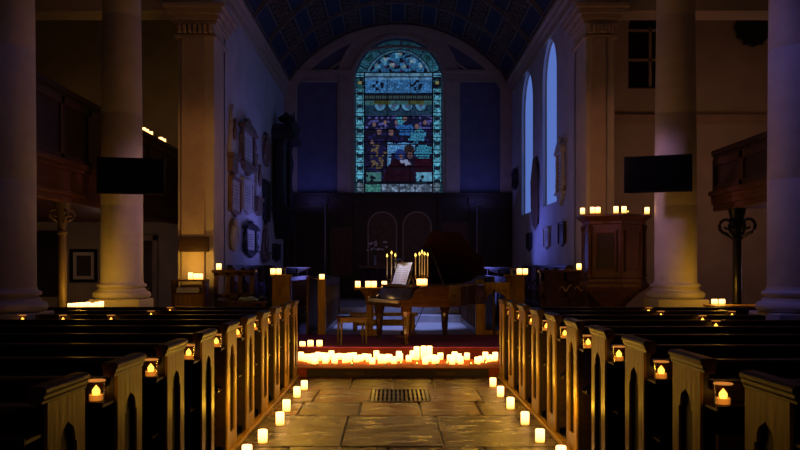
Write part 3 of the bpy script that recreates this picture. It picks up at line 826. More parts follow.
for px, kk in ((649, 9), (661, 8), (702.6, 7), (732, 8), (716, 6)):
    Y = yr[kk] - .49; X_, _ = at(px, 0, Y); spots.append((X_, Y, ''))
seq = {'L': 0, 'R': 0}
for X_, Y, lab in spots:
    if 'further' in lab or not lab:
        side = 'left' if X_ < 0 else 'right'; seq[side[0].upper()] += 1
        lab = '%s glass tealight out from the aisle among those deep in the %s pews' % (ORD[(5 - seq['L']) if side == 'left' else seq['R'] - 1], side)
    if tb is None: tb = tumbler(lab); tb.location = (X_, Y, zl)
    else: dup(tb, (X_, Y, zl), lab)

# red hymn book standing on the shelf behind the second right pew
yb_ = yr[1]
X_, _ = at(732, 0, yb_ - .5)
t = thing('hymn_book', 'red hymn book with white page edges on a right pew shelf', 'book', (X_, yb_ - .5, .547))
b = MB(); b.box(-.065, .065, -.015, -.011, 0, .195); b.box(-.065, .065, .011, .015, 0, .195); b.box(-.067, -.063, -.015, .015, 0, .195); b.build('cover', 'book_red', t)
MB().box(-.062, .06, -.011, .011, .004, .19).build('pages', 'paper', t)

# ------------------------------------------------------------------ pillar candles
pil = {}
def pillar(r, h, loc, label, group):
    key = (round(r, 3), round(h, 2))
    if key in pil:
        return dup(pil[key], loc, label, group=group)
    t = thing('pillar_candle', label, 'candle', loc, group=group)
    MB().lathe([(r * .97, 0), (r, .006), (r, h - .006), (r * .93, h), (r * .8, h), (r * .7, h - .012), (.001, h - .012)], n=20).build('wax', 'candle', t, smooth=True)
    MB().lathe([(.0025, h - .012), (.002, h + .004)], n=6).build('wick', 'wick', t)
    pil[key] = t
    return t
al = [(304.3, 389), (297, 396.5), (286.5, 410.5), (280, 424), (262.7, 441.5), (247, 458)]
ar = [(493, 386), (500.5, 396), (510.5, 408), (525, 423.5), (540, 441), (561, 459)]
for lst, side in ((al, 'left'), (ar, 'right')):
    for i, (px, py) in enumerate(lst):
        Y = 1.49 * F / (py - VY) ; X_, _ = at(px, 0, Y)
        X_ = max(XL + .1, min(XR - .1, X_))
        pillar(.04, [.11, .12, .115, .12, .11, .11][i], (X_, Y, 0.001), '%s pillar candle from the step on the paving along the %s pews' % (ORD[i], side), 'candles on the aisle floor')
# row on the carpeted step
rowx = [41, 56, 72, 86, 92, 103, 118, 126, 134, 150, 160, 166, 181, 199, 214, 232, 240, 258, 270, 285, 300, 315, 330, 346, 354, 362, 378, 397, 402, 432, 447, 490, 503, 518, 526, 533, 548, 582, 590, 600, 612, 622, 645, 682, 696, 710, 724, 742, 748]
placed = []
for i, cx in enumerate(rowx):
    px = 290 + cx / 3.636
    for tr in range(30):
        py = random.uniform(361, 364.5) if i % 3 else random.uniform(359.3, 361.5)
        Y = min(12.68, (EYE - Z1) * F / (py - VY)); X_, _ = at(px + random.uniform(-.5, .5), 0, Y)
        if all(math.hypot(X_ - a_, Y - c_) > .088 for a_, c_ in placed): break
    else: continue
    placed.append((X_, Y))
    pillar(.041, random.choice([.09, .10, .11, .13]), (X_, Y, Z1 + .001), 'cream pillar candle glowing in the long row on the red carpeted step', 'candles along the carpeted step')
for px in (416.5, 423.5, 429.5):
    Y = 12.68; X_, _ = at(px, 0, Y)
    for dx_ in range(20):
        if any(math.hypot(X_ - a_, Y - c_) < .092 for a_, c_ in placed): Y -= .02
    pillar(.041, .2, (X_, Y, Z1 + .001), 'taller pillar candle at the back of the carpeted step before the piano leg', 'taller candles before the piano')
for i, px in enumerate((302.5, 310.5, 319.5)):
    Y = 12.86; X_, _ = at(px, 0, Y)
    pillar(.044, [.07, .09, .09][i], (X_, Y, Z2 + .001), '%s candle from the left on the edge of the purple carpet' % ORD[i], 'candles on the purple carpet')
tl = None
for i, px in enumerate((312, 318, 333, 352, 385, 401, 417, 437, 447, 471, 476, 486)):
    Y = 11.95 + .05 * (i % 3); X_, _ = at(px, 0, Y)
    lab = 'tiny lit tealight at the front of the candle row on the red step'
    if tl is None:
        tl = thing('tealight', lab, 'candle', (X_, Y, Z1 + .001), group='tealights on the carpeted step')
        MB().lathe([(.02, 0), (.02, .018), (.018, .018), (.018, .012), (.001, .012)], n=14).build('cup', 'silver', tl, smooth=True)
        MB().lathe([(.001, .013), (.008, .02), (.008, .03), (.001, .045)], n=10).build('flame', 'flame', tl, smooth=True)
    else: dup(tl, (X_, Y, Z1 + .001), lab)

# ------------------------------------------------------------------ grand piano
PH = math.radians(24)
PX, PY = -.18, 13.70
W2 = .675
RZ = PH   # local +x = away from the keyboard, local +y = bass side
t = thing('grand_piano', 'mahogany grand piano with its lid propped open on the purple carpet', 'piano', (PX, PY, Z2), RZ)
zt = .90
case = [(.0, -W2), (.55, -W2), (.85, -W2 + .02), (1.1, -W2 + .1), (1.3, -W2 + .28), (1.45, -W2 + .46), (1.65, -W2 + .6), (1.9, -W2 + .72), (2.02, -W2 + .88), (2.04, -W2 + 1.05), (1.96, W2 - .08), (1.8, W2), (0, W2)]
# arms + case body
body = [(.36, -W2 + .0)] + case[1:-1] + [(.36, W2)]
MB().prism(body, .57, zt, 'z').build('case', 'piano', t, bevel=.012)
for s in (-1, 1):
    MB().prism([(0, .58), (0, .68), (.02, .70), (.14, .70), (.2, .74), (.26, .85), (.36, .9), (.36, .58)], s * W2, s * (W2 - .05), 'y').build('cheek', 'piano', t, bevel=.015)
MB().box(-.02, .36, -W2 + .06, W2 - .06, .58, .635).build('key_bed', 'piano', t, bevel=.008)
MB().box(-.03, .0, -W2, W2, .57, .628).build('key_slip', 'piano', t, bevel=.006)
b = MB()
for i in range(52):
    y = -W2 + .075 + i * (2 * W2 - .15) / 52; b.box(-.018, .17, y + .001, y + .0235, .633, .672)
kk = b.build('white_keys', 'ivory', t)
b = MB(); j = 0
for i in range(51):
    if i % 7 in (2, 6): continue
    y = -W2 + .075 + (i + 1) * (2 * W2 - .15) / 52; b.box(.07, .17, y - .0065, y + .0065, .66, .684)
b.build('black_keys', 'black', t)
MB().prism([(.17, .64), (.22, .64), (.28, .88), (.25, .89)], -W2 + .06, W2 - .06, 'y').build('fallboard', 'piano_black', t, bevel=.006)
MB().box(.2, .56, -W2 + .06, W2 - .06, zt - .02, zt + .012).build('music_shelf', 'piano', t, bevel=.004)
# music desk leaning away
b = MB(); b.prism([(.27, zt + .012), (.29, zt + .012), (.39, zt + .3), (.37, zt + .3)], -.34, .34, 'y'); b.box(.235, .29, -.34, .34, zt + .01, zt + .025)
b.build('music_desk', 'piano_black', t, bevel=.004)
b = MB(); b.tube([(.46, .2, zt + .01), (.37, .2, zt + .24)], .008, 6); b.tube([(.46, -.2, zt + .01), (.37, -.2, zt + .24)], .008, 6); b.build('desk_strut', 'brass', t)
# inner frame and strings
MB().prism([(.6, -.6), (1.0, -.55), (1.3, -.28), (1.62, .0), (1.82, .3), (1.76, .55), (.6, .6)], zt, zt + .006, 'z').build('soundboard', 'brass', t)
b = MB()
for i in range(26):
    y = -.56 + i * .044; L_ = 1.0 + (i / 25) * .75
    b.box(.62, L_, y - .003, y + .003, zt + .008, zt + .014)
st_ = b.build('strings', 'silver', t)
# legs
for (lx, ly) in ((.16, -.54), (.16, .54), (1.3, .36)):
    b = MB()
    b.lathe([(.055, .0), (.05, .03), (.035, .05), (.04, .08), (.05, .16), (.065, .42), (.085, .5), (.085, .56), (.1, .58), (.1, .60)], (lx, ly), n=8, start=PI / 8)
    lg = b.build('leg', 'piano', t)
    MB().lathe([(.03, 0.0), (.032, .03), (.01, .04)], (lx, ly - .02), 12).build('caster', 'brass', lg, smooth=True)
b = MB()
for y in (-.07, .07): b.box(.42, .46, y - .02, y + .02, .12, .60)
b.box(.38, .5, -.16, .16, .09, .14); b.tube([(.52, 0, .12), (.75, 0, .60)], .008, 6)
ly = b.build('pedal_lyre', 'piano', t, bevel=.006)
for y in (-.08, 0, .08):
    MB().box(.26, .40, y - .014, y + .014, .06, .075).build('pedal', 'brass', ly, bevel=.004)
# lid: hinged along the bass side
AL = math.radians(38)
def lidpt(x, y, h=0):
    d_ = W2 - y
    return (x, W2 - d_ * math.cos(AL) - h * math.sin(AL), zt + .02 + d_ * math.sin(AL) + h * math.cos(AL) * 1.0)
lp = [(.66, -W2 - .015), (.95, -W2 + .0), (1.2, -W2 + .04), (1.4, -W2 + .2), (1.55, -W2 + .38), (1.72, -W2 + .52), (1.9, -W2 + .66), (2.04, -W2 + .86), (2.07, -W2 + 1.08), (1.98, W2 - .08), (1.82, W2 + .01), (.66, W2 + .01)]
b = MB(); A_ = [b.bm.verts.new(lidpt(x, y, 0)) for x, y in lp]; B_ = [b.bm.verts.new(lidpt(x, y, .024)) for x, y in lp]
b.bm.faces.new(A_); b.bm.faces.new(B_[::-1])
for i in range(len(lp)): b.bm.faces.new([A_[i], B_[i], B_[(i + 1) % len(lp)], A_[(i + 1) % len(lp)]])
b.build('lid', 'lid', t, bevel=.004)
b = MB(); q = [(.68, -W2 - .0), (1.1, -W2 + .04), (1.1, W2), (.68, W2)]   # folded front flap on the lid top
A_ = [b.bm.verts.new(lidpt(x, y, .026)) for x, y in q]; B_ = [b.bm.verts.new(lidpt(x, y, .046)) for x, y in q]
b.bm.faces.new(A_); b.bm.faces.new(B_[::-1])
for i in range(4): b.bm.faces.new([A_[i], B_[i], B_[(i + 1) % 4], A_[(i + 1) % 4]])
b.build('lid_flap', 'lid', t)
b = MB(); b.tube([(.78, -W2 + .06, zt), lidpt(.78, -W2 + .35)], .013, 8); b.build('lid_prop', 'piano_black', t)

def ploc(u, v, z=0):
    return (PX + u * math.cos(PH) - v * math.sin(PH), PY + u * math.sin(PH) + v * math.cos(PH), Z2 + z)
# sheet music
t = thing('sheet_music', 'open white sheet music standing on the piano music desk', 'sheet music', ploc(.262, -.02, zt + .026), RZ)
for i, (y0, y1) in enumerate(((-.28, -.002), (.002, .28))):
    b = MB(); b.prism([(.0, 0), (.003, 0), (.118, .35), (.115, .35)], y0, y1, 'y'); b.build('page', 'paper', t)
b = MB()
for k in range(7):
    for y0, y1 in ((-.25, -.025), (.025, .25)):
        z = .04 + k * .035; x = z / 3
        b.prism([(x - .004, z), (x - .002, z), (x - .001, z + .004), (x - .003, z + .004)], y0, y1, 'y')
b.build('staves', 'picture', t)
# gooseneck lamp
t = thing('music_lamp', 'slim curved music lamp arching over the sheet music', 'lamp', ploc(.5, .3, zt + .013), RZ)
MB().lathe([(.05, 0), (.05, .015), (.01, .02)], n=16).build('base', 'black', t, smooth=True)
b = MB(); b.tube([(0, 0, .01), (0, 0, .25), (-.03, -.03, .36), (-.1, -.1, .42), (-.18, -.2, .42), (-.24, -.27, .38)], .007, 8); b.build('neck', 'silver', t, smooth=True)
b = MB(); b.tube([(-.22, -.16, .385), (-.27, -.39, .375)], .02, 10); b.build('lamp_head', 'black', t, smooth=True)

# candelabra
def candelabrum(u, v, tapers, label, h0):
    t = thing('candelabrum', label, 'candelabrum', ploc(u, v, zt + .013), RZ + .4)
    MB().lathe([(.06, 0), (.062, .012), (.03, .03), (.014, .05), (.022, .075), (.012, .1), (.012, h0)], n=20).build('stand', 'brass', t, smooth=True)
    for (dx, dy, th) in tapers:
        if dx or dy:
            b = MB(); b.tube([(0, 0, .09), (dx * .5, dy * .5, .07), (dx * .95, dy * .95, .09), (dx, dy, h0)], .006, 8); b.build('arm', 'brass', t, smooth=True)
        MB().lathe([(.008, h0 - .01), (.022, h0), (.022, h0 + .006), (.012, h0 + .012), (.013, h0 + .03), (.010, h0 + .03)], (dx, dy), 14).build('cup', 'brass', t, smooth=True)
        c_ = MB().lathe([(.0095, h0 + .01), (.0085, h0 + .01 + th)], (dx, dy), 12).build('taper', 'wax', t, smooth=True)
        MB().lathe([(.002, h0 + .012 + th), (.013, h0 + .022 + th), (.015, h0 + .034 + th), (.008, h0 + .052 + th), (.001, h0 + .07 + th)], (dx, dy), 10).build('flame', 'flame', c_, smooth=True)
candelabrum(.33, .42, ((0, 0, .36), (-.075, .03, .31), (.06, -.03, .32)), 'brass candelabrum with three lit tapers behind the sheet music', .13)
candelabrum(.49, -.42, ((0, 0, .36), (-.10, .05, .31), (.10, -.03, .32), (-.03, -.08, .33), (.03, .08, .33)), 'brass candelabrum with five lit tapers on the near end of the piano', .13)
for i, (u, v) in enumerate(((.36, -.58), (.46, -.585), (.415, -.5))):
    pillar(.036, .10, ploc(u, v, zt + .013), 'pillar candle at the foot of the five taper candelabrum', 'candles on the piano')

# piano stool
t = thing('piano_stool', 'wooden piano stool with a padded seat by the keyboard', 'stool', (-.66, 13.25, Z2 + .001), .25)
MB().box(-.23, .23, -.16, .16, .385, .435).build('seat', 'cap', t, bevel=.02)
for sx in (-1, 1):
    for sy in (-1, 1):
        MB().tube([(sx * .2, sy * .13, .0), (sx * .195, sy * .125, .2), (sx * .19, sy * .12, .39)], [.014, .017, .023], 8).build('leg', 'cap', t, smooth=True)
b = MB()
for sy in (-1, 1): b.box(-.19, .19, sy * .12 - .01, sy * .12 + .01, .34, .385)
for sx in (-1, 1): b.box(sx * .19 - .01, sx * .19 + .01, -.12, .12, .34, .385)
b.build('seat_rail', 'cap', t)

# pedestal with four candles behind the keyboard
px_, _ = at(370, 0, 14.95)
t = thing('wooden_pedestal', 'tall wooden pedestal table carrying four candles behind the keyboard', 'pedestal', (px_, 14.95, Z2))
MB().box(-.28, .28, -.14, .14, .80, .84).build('table_top', 'oak', t, bevel=.008)
b = MB(); b.lathe([(.07, .3), (.07, .6), (.1, .66), (.1, .69), (.16, .76), (.2, .8)], n=8, start=PI / 8); b.box(-.055, .055, -.055, .055, .1, .62)
b.build('pillar', 'oak', t, bevel=.004)
MB().box(-.17, .17, -.13, .13, 0, .1).build('foot', 'oak', t, bevel=.02)
for px in (357.8, 368, 374, 384.3):
    X_, _ = at(px, 0, 14.93)
    pillar(.045, .11, (X_, 14.93, Z2 + .841), '%s candle from the left on the wooden pedestal' % ORD[[357.8, 368, 374, 384.3].index(px)], 'candles on the pedestal')

# communion rail seen between the piano legs
t = thing('communion_rail', 'low golden wooden bench standing across the chancel behind the piano', 'bench', (.1, 16.2, Z2))
MB().box(-.95, .35, -.12, .12, .27, .33).build('bench_top', 'oak', t, bevel=.01)
for x in (-.85, .25): MB().box(x - .04, x + .04, -.1, .1, 0, .27).build('leg', 'oak', t, bevel=.006)
MB().box(-.81, .21, -.015, .015, .08, .2).build('stretcher', 'oak', t)
t.name = 'low_bench'

# ------------------------------------------------------------------ choir furniture
def choir_desk(x, y0, y1, s, label, post_w=.14):
    """front choir desk along the chancel; s = outward direction"""
    t = thing('choir_desk', label, 'choir desk', (x, y0, Z2)); L = y1 - y0; H = .98
    MB().box(0, s * post_w, -.02, .1, 0, H).build('end_post', 'oak', t, bevel=.01)
    b = MB(); b.box(0, s * .05, .1, L, .0, .1); b.box(0, s * .05, .1, L, H - .12, H - .03)
    n = int(L / .3)
    for i in range(n + 1):
        y = .12 + i * (L - .15) / n; b.box(0, s * .05, y - .018, y + .018, .1, H - .12)
    b.build('front_frame', 'stallwood', t, bevel=.004)
    b = MB(); w = (L - .15) / n
    for i in range(n):
        y = .12 + (i + .5) * w
        for sg_ in (-1, 1):
            pts = [(s * .025, y + sg_ * (w / 2 - .01), .55), (s * .025, y + sg_ * w * .38, .68), (s * .025, y + sg_ * w * .2, .78), (s * .025, y, .84)]
            b.tube(pts, .013, 6)
        b.tube([(s * .025, y + .07 * math.cos(a_ * PI / 5), .24 + .07 * math.sin(a_ * PI / 5)) for a_ in range(11)], .011, 6)
        b.tube([(s * .025, y, .32), (s * .025, y, .6)], .01, 6)
    b.build('tracery', 'oak', t)
    b = MB(); b.prism([(s * .0, H - .03), (s * .3, H + .02), (s * .3, H + .04), (s * .0, H - .01)], .14, L, 'y'); b.build('book_slope', 'stallwood', t, bevel=.004)
    MB().box(s * .3, s * .34, .0, L, 0, H + .05).build('rear_board', 'stallwood', t)
    return t
choir_desk(-1.22, 15.05, 19.0, -1, 'choir desk with pierced tracery front left of the piano, one candle on its post')
td = choir_desk(1.44, 15.05, 19.0, 1, 'choir desk with pierced tracery front behind the right end of the piano')
t = td
MB().box(.14, .6, -.02, .06, .8, .93).build('end_rail', 'oak', t, bevel=.006)
# arched opening end
b = MB(); arcs = arcpts(.36, .55, .19, 0, PI, 14, .2)
for p, q in zip(arcs, arcs[1:]): b.prism([p, q, (q[0], .8), (p[0], .8)], -.0, .05, 'y')
b.box(.14, .17, 0, .05, 0, .8); b.box(.55, .6, 0, .05, 0, .8); b.box(.17, .55, .0, .05, .0, .08)
b.build('arched_end', 'oak', t, bevel=.004)
X_, _ = at(318.5, 0, 15.08); pillar(.045, .09, (-1.29, 15.09, Z2 + .981 + .0), 'single candle on the post of the choir desk left of the piano', 'candles on the choir desks')

def rear_desk(x, s, label, candles):
    """rear choir desk: end post with sloping top behind"""
    t = thing('rear_choir_desk', label, 'choir desk', (x, 15.6, Z2)); L = 5.0; H = 1.02
    MB().box(-.17, .17, 0, .12, 0, H).build('end_post', 'oak', t, bevel=.015)  # golden oak stands in for candlelight on the post
    b = MB(); b.box(-.2, .2, -.03, .16, H, H + .04); b.build('post_cap', 'oak', t, bevel=.01)
    MB().box(-.03, .03, .12, L, 0, H - .02).build('front_board', 'stallwood', t)
    b = MB()
    for i in range(7): b.box(-s * .03, -s * .05, .3 + i * .7, .36 + i * .7, .1, H - .1)
    b.box(-s * .03, -s * .05, .12, L, .1, .18); b.box(-s * .03, -s * .05, .12, L, H - .18, H - .1); b.build('board_moulding', 'stallwood', t, bevel=.004)
    b = MB(); b.prism([(-s * .06, H + .16), (s * .2, H + .04), (s * .2, H + .06), (-s * .06, H + .18)], .3, L, 'y'); b.build('book_slope', 'stallwood', t, bevel=.004)
    b = MB()
    for y in (.5, 2.5, 4.5): b.box(-.02, .02, y, y + .05, H - .03, H + .14)
    b.build('slope_support', 'stallwood', t)
rear_desk(-2.08, -1, 'rear choir desk on the left with two candles on its end post', 2)
rear_desk(2.22, 1, 'rear choir desk on the right with two candles on its end post', 2)
for i, x in enumerate((-2.18, -2.07)): pillar(.045, .11, (x - .06, 15.66, Z2 + 1.061), '%s of two candles on the left rear choir desk post' % ('outer' if i == 0 else 'inner'), 'candles on the left rear desk')
for i, x in enumerate((2.30, 2.41)): pillar(.045, .11, (x - .0, 15.66, Z2 + 1.061), '%s of two candles on the right rear choir desk post' % ('inner' if i == 0 else 'outer'), 'candles on the right rear desk')

def stall(s, xw, label):
    t = thing('choir_stall', label, 'choir stall', (xw, 16.4, Z2)); L = 5.6; o = -s
    MB().box(0, o * .06, -1.0 if False else 0, L, 0, 1.18).build('stall_back', 'stallwood', t)
    b = MB(); b.box(0, o * .1, 0, L, 1.18, 1.24); b.build('back_rail', 'oak_dark', t, bevel=.012)
    MB().box(o * .06, o * .52, 0, L, .4, .45).build('seat', 'stallwood', t, bevel=.01)
    MB().box(o * .06, o * .12, 0, L, 0, .4).build('seat_riser', 'stallwood', t)
    for i in range(6):
        y = i * L / 5.05
        b = MB(); b.box(o * .06, o * .5, y, y + .05, 0, .45)
        b.box(o * .06, o * .14, y, y + .05, .45, 1.18)
        b.tube([(o * .1, y + .025, .95), (o * .22, y + .025, .82), (o * .3, y + .025, .68), (o * .42, y + .025, .66), (o * .5, y + .025, .72), (o * .5, y + .025, .8), (o * .44, y + .025, .8)], .024, 8)
        b.tube([(o * .42, y + .025, .66), (o * .44, y + .025, .44)], .02, 8)
        b.build('arm_rest', 'stallwood', t, bevel=.004)
stall(-1, CXL + .03, 'dark wooden choir stall against the left chancel wall with purple cushions')
stall(1, CXR - .03, 'dark wooden choir stall against the right chancel wall')
# stall end screens that face the nave
for s, xa, xb, lab in ((-1, -3.22, -2.5, 'left'), (1, 2.6, 3.9, 'right')):
    x0_, x1_ = (xa, xb)
    t = thing('stall_screen', 'dark panelled screen closing the %s choir stalls towards the nave' % lab, 'screen', ((x0_ + x1_) / 2, 15.18, 0)); w = (x1_ - x0_) / 2
    MB().box(-w, w, -.02, .04, 0.0, 1.40 if s > 0 else .9).build('panel', 'stallwood', t)
    b = MB()
    n = 3
    for i in range(n + 1):
        x = -w + .04 + i * (2 * w - .08) / n; b.box(x - .035, x + .035, -.05, -.02, 0, 1.40)
    b.box(-w, w, -.05, -.02, 1.34 if s < 0 else 1.25, 1.40); b.box(-w, w, -.05, -.02, .0, .35); b.box(-w, w, -.05, -.02, .95, 1.02)
    b.build('panel_frame', 'stallwood', t, bevel=.006)
    MB().box(-w - .03, w + .03, -.09, .08, 1.40, 1.45).build('top_rail', 'stallwood', t, bevel=.012)
    for k in range(3 if s > 0 else 0):
        b = MB(); x = -w + .45 + k * .27
        b.tube([(x - .11 + .22 * i / 10, -.055, 1.1 + .05 * math.sin(i * .9) + .004 * i) for i in range(11)], [.006 + .008 * math.sin(PI * i / 10) for i in range(11)], 6)
        b.build('carved_scroll', 'brass', t)
pillar(.045, .11, (-3.14, 15.19, 1.451), 'single candle on the screen against the left arch pier', 'candles on the stall screens')
pillar(.045, .11, (3.3, 15.19, 1.451), 'single candle on the screen between pulpit and right chancel wall', 'candles on the stall screens')
# cushions
cs = None
for i, (x, y, z, rz) in enumerate(((-2.86, 16.76, .98, .05), (-2.84, 17.22, .98, -.05), (-2.84, 17.86, .98, .05), (-2.86, 18.33, .98, .05))):
    lab = 'purple velvet cushion leaning on the left choir stall, %s from the arch' % ORD[i]
    if cs is None:
        cs = thing('cushion', lab, 'cushion', (x, y, z), rz, 'cushions on the left stall')
        b = MB(); b.ball((0, 0, 0), .205, .38, 1.0, 1.0, 20, 14)
        for v in b.bm.verts:
            c = v.co; k_ = max(abs(c.y), abs(c.z)) / max(1e-6, math.hypot(c.y, c.z)); c.y /= max(.75, k_); c.z /= max(.75, k_)
        b.build('pad', 'cushion', cs, smooth=True)
    else: dup(cs, (x, y, z), lab, rz)
for k_, x in enumerate((-2.95, -2.65)):
    pass
# purple padded chairs beside the rear desk
ch = None
for i, (x, y) in enumerate(((-1.78, 16.0), (-1.78, 17.0))):
    lab = 'purple padded chair between the two left choir desks, %s' % ('nearer the arch' if i == 0 else 'nearer the altar')
    if ch is None:
        ch = thing('padded_chair', lab, 'chair', (x, y, Z2), 0, 'padded choir chairs')
        MB().box(-.17, .17, -.2, .2, .42, .48).build('seat', 'cushion', ch, bevel=.02)
        MB().box(-.18, .18, .17, .22, .5, .94).build('backrest', 'cushion', ch, bevel=.02)
        for sx in (-1, 1):
            for sy in (-1, 1): MB().box(sx * .16 - .015, sx * .16 + .015, sy * .18 - .015, sy * .18 + .015, 0, .9 if sy > 0 else .42).build('leg', 'stallwood', ch)
    else: dup(ch, (x, y, Z2), lab)
# folded pale blue cloth bag lying on the stall screen ledge
X_, Z_ = at(250, 301, 14.9)
t = thing('reading_stand', 'low wooden reading stand before the left stall screen', 'stand', (X_, 14.8, Z2 + .001))
MB().box(-.3, .3, -.14, .14, .56, .6).build('stand_top', 'stallwood', t, bevel=.008)
for sx in (-1, 1): MB().box(sx * .25 - .02, sx * .25 + .02, -.1, .1, 0, .56).build('leg', 'stallwood', t)
t = thing('cloth_bag', 'pale blue folded cloth bag on the low stand by the left stalls', 'bag', (X_, 14.78, Z2 + .602))
b = MB(); b.ball((0, 0, .035), .11, 1.5, .9, .34, 18, 10)
for v in b.bm.verts: v.co.z += .014 * math.sin(v.co.x * 31) + .01 * math.sin(v.co.y * 47); v.co.z = max(0.0, v.co.z)
b.build('bag_body', 'blueplastic', t, smooth=True)
b = MB(); b.tube([(.14, 0, .04), (.2, -.03, .07), (.27, -.02, .09), (.3, .03, .06)], .008, 6); b.build('strap', 'blueplastic', t, smooth=True)

# ------------------------------------------------------------------ bookcase by the left arch pier
t = thing('hymnbook_stand', 'wooden hymn book stand against the left arch pier with three candles', 'bookstand', (-3.6, 14.98, 0))
b = MB()
for sx in (-1, 1):
    b.prism([(-.16, 0), (.16, 0), (.2, 1.25), (-.2, 1.25), (-.2, 1.14), (-.16, 1.02)], sx * .27 - .02, sx * .27 + .02, 'x')
b.build('side_panel', 'redwood', t, bevel=.006)
MB().box(-.3, .3, -.22, .2, 1.25, 1.28).build('stand_top', 'redwood', t, bevel=.008)
MB().box(-.25, .25, -.15, .15, 1.02, 1.05).build('shelf', 'redwood', t)
MB().box(-.25, .25, -.12, -.1, .05, 1.02).build('front_board', 'oak', t)
t2 = thing('service_papers', 'loose stack of service papers inside the hymn book stand', 'papers', (-3.6, 14.96, 1.05))
for k_ in range(3): MB().box(-.2, .18, -.14, .1, .002 + .03 * k_, .028 + .03 * k_, rot=.08 * k_ - .06).build('booklet', 'paper', t2)
for i, px in enumerate((190.5, 194.5, 200.5)):
    X_, _ = at(px, 0, 14.93); pillar(.04, .1 if i else .12, (X_, 14.93 + (.0 if i != 1 else .1), 1.281), '%s candle from the left on the hymn book stand' % ORD[i], 'candles on the hymn book stand')

# candle tables by the columns
def side_table(x0, x1, y0, y1, z, label):
    t = thing('side_table', label, 'table', ((x0 + x1) / 2, (y0 + y1) / 2, 0)); w, d = (x1 - x0) / 2, (y1 - y0) / 2
    MB().box(-w, w, -d, d, z - .03, z).build('table_top', 'oak', t, bevel=.006)
    b = MB(); b.box(-w + .04, w - .04, -d + .03, -d + .05, z - .13, z - .03); b.box(-w + .04, w - .04, d - .05, d - .03, z - .13, z - .03); b.build('apron', 'oak', t)
    for sx in (-1, 1):
        for sy in (-1, 1): MB().box(sx * (w - .05) - .025, sx * (w - .05) + .025, sy * (d - .05) - .025, sy * (d - .05) + .025, 0, z - .03).build('leg', 'oak', t, bevel=.004)
side_table(-5.0, -4.3, 12.45, 13.0, .88, 'wooden side table crowded with candles before the far left column')
side_table(4.72, 5.55, 12.45, 13.0, .93, 'wooden side table with two candles before the far right column')
for i, px in enumerate((70, 74.5, 79, 83.5, 88, 92.5, 97, 101.5)):
    Y = 12.82 + .08 * (i % 2); X_, _ = at(px, 0, Y); X_ = max(-4.93, X_)
    pillar(.034, [.07, .07, .08, .08, .09, .07, .09, .1][i], (X_, Y, .881), 'short candle among those crowding the left side table', 'candles on the left side table')
for i, px in enumerate((714.5, 722)):
    X_, _ = at(px, 0, 12.9); pillar(.045, .08, (X_, 12.9, .931), '%s of two candles on the right side table' % ('inner' if i == 0 else 'outer'), 'candles on the right side table')
# candles on the gallery handrail
for i, px in enumerate((147, 150, 154, 164, 167)):
    Y = 5.05 * F / (VX - px); pillar(.045, .09, (-5.12, Y, 4.251), '%s candle along the left gallery handrail' % ORD[i], 'candles on the gallery rail')

# ------------------------------------------------------------------ pulpit
t = thing('pulpit', 'carved reddish wooden pulpit with candles round its ledge', 'pulpit', (3.72, 14.45, 0), .0)
def octo(b, prof, n=6, st=PI / 6): b.lathe(prof, n=n, start=st); return b
octo(MB(), [(.50, 1.28), (.52, 1.3), (.52, 2.2), (.5, 2.22)]).build('drum', 'redwood', t, bevel=.006)
octo(MB(), [(.5, 2.18), (.54, 2.22), (.54, 2.26), (.6, 2.3), (.65, 2.34), (.65, 2.37), (.6, 2.38)]).build('ledge', 'redwood', t, bevel=.004)
octo(MB(), [(.2, .86), (.26, .9), (.42, 1.05), (.54, 1.12), (.6, 1.17), (.6, 1.22), (.56, 1.25), (.56, 1.3), (.52, 1.33)]).build('corbel', 'redwood', t, bevel=.004)
octo(MB(), [(.4, 0), (.4, .12), (.24, .2), (.2, .3), (.18, .8), (.24, .88)]).build('stem', 'redwood', t, bevel=.006)
for k_ in range(6):
    am = PI / 6 + PI / 6 + k_ * PI / 3; ap = .52 * math.cos(PI / 6); hw = .19
    b = MB()
    for r_ in ((-hw, -hw + .04, 1.42, 2.1), (hw - .04, hw, 1.42, 2.1), (-hw, hw, 1.42, 1.46), (-hw, hw, 2.06, 2.1)): b.box(r_[0], r_[1], -.02, .02, r_[2], r_[3])
    b.xf(Matrix.Rotation(am + PI / 2, 4, 'Z') @ Matrix.Translation((0, -0, 0))); b.xf(Matrix.Translation((ap * math.cos(am), ap * math.sin(am), 0)))
    pf = b.build('panel_frame', 'redwood', t, bevel=.006)
    b = MB(); b.box(-hw + .05, hw - .05, -.008, .008, 1.48, 2.04); b.xf(Matrix.Rotation(am + PI / 2, 4, 'Z')); b.xf(Matrix.Translation((ap * math.cos(am), ap * math.sin(am), 0)))
    b.build('panel', 'oak_dark' if k_ != 4 else 'redwood', pf)
for k_ in range(6):
    b = MB(); a_ = PI / 6 + k_ * PI / 3; c_ = (.53 * math.cos(a_), .53 * math.sin(a_))
    b.lathe([(.03, 1.33), (.04, 1.36), (.025, 1.4), (.03, 1.7), (.025, 2.1), (.04, 2.15), (.04, 2.2)], c_, 10)
    b.build('corner_shaft', 'redwood', t, smooth=True)
for i, (px, Y, h) in enumerate(((582.5, 14.15, .10), (592.5, 13.94, .10), (598, 13.93, .10), (616, 13.91, .11), (624, 13.91, .11), (647, 14.12, .11))):
    X_, _ = at(px, 0, Y); pillar(.038, h, (X_, Y, 2.381), '%s candle from the left on the pulpit ledge' % ORD[i], 'candles on the pulpit')
X_, _ = at(628, 0, 13.9); d_ = dup(tl, (X_, 13.9, 2.381), 'tiny tealight beside the fifth candle on the pulpit ledge', group='candles on the pulpit')

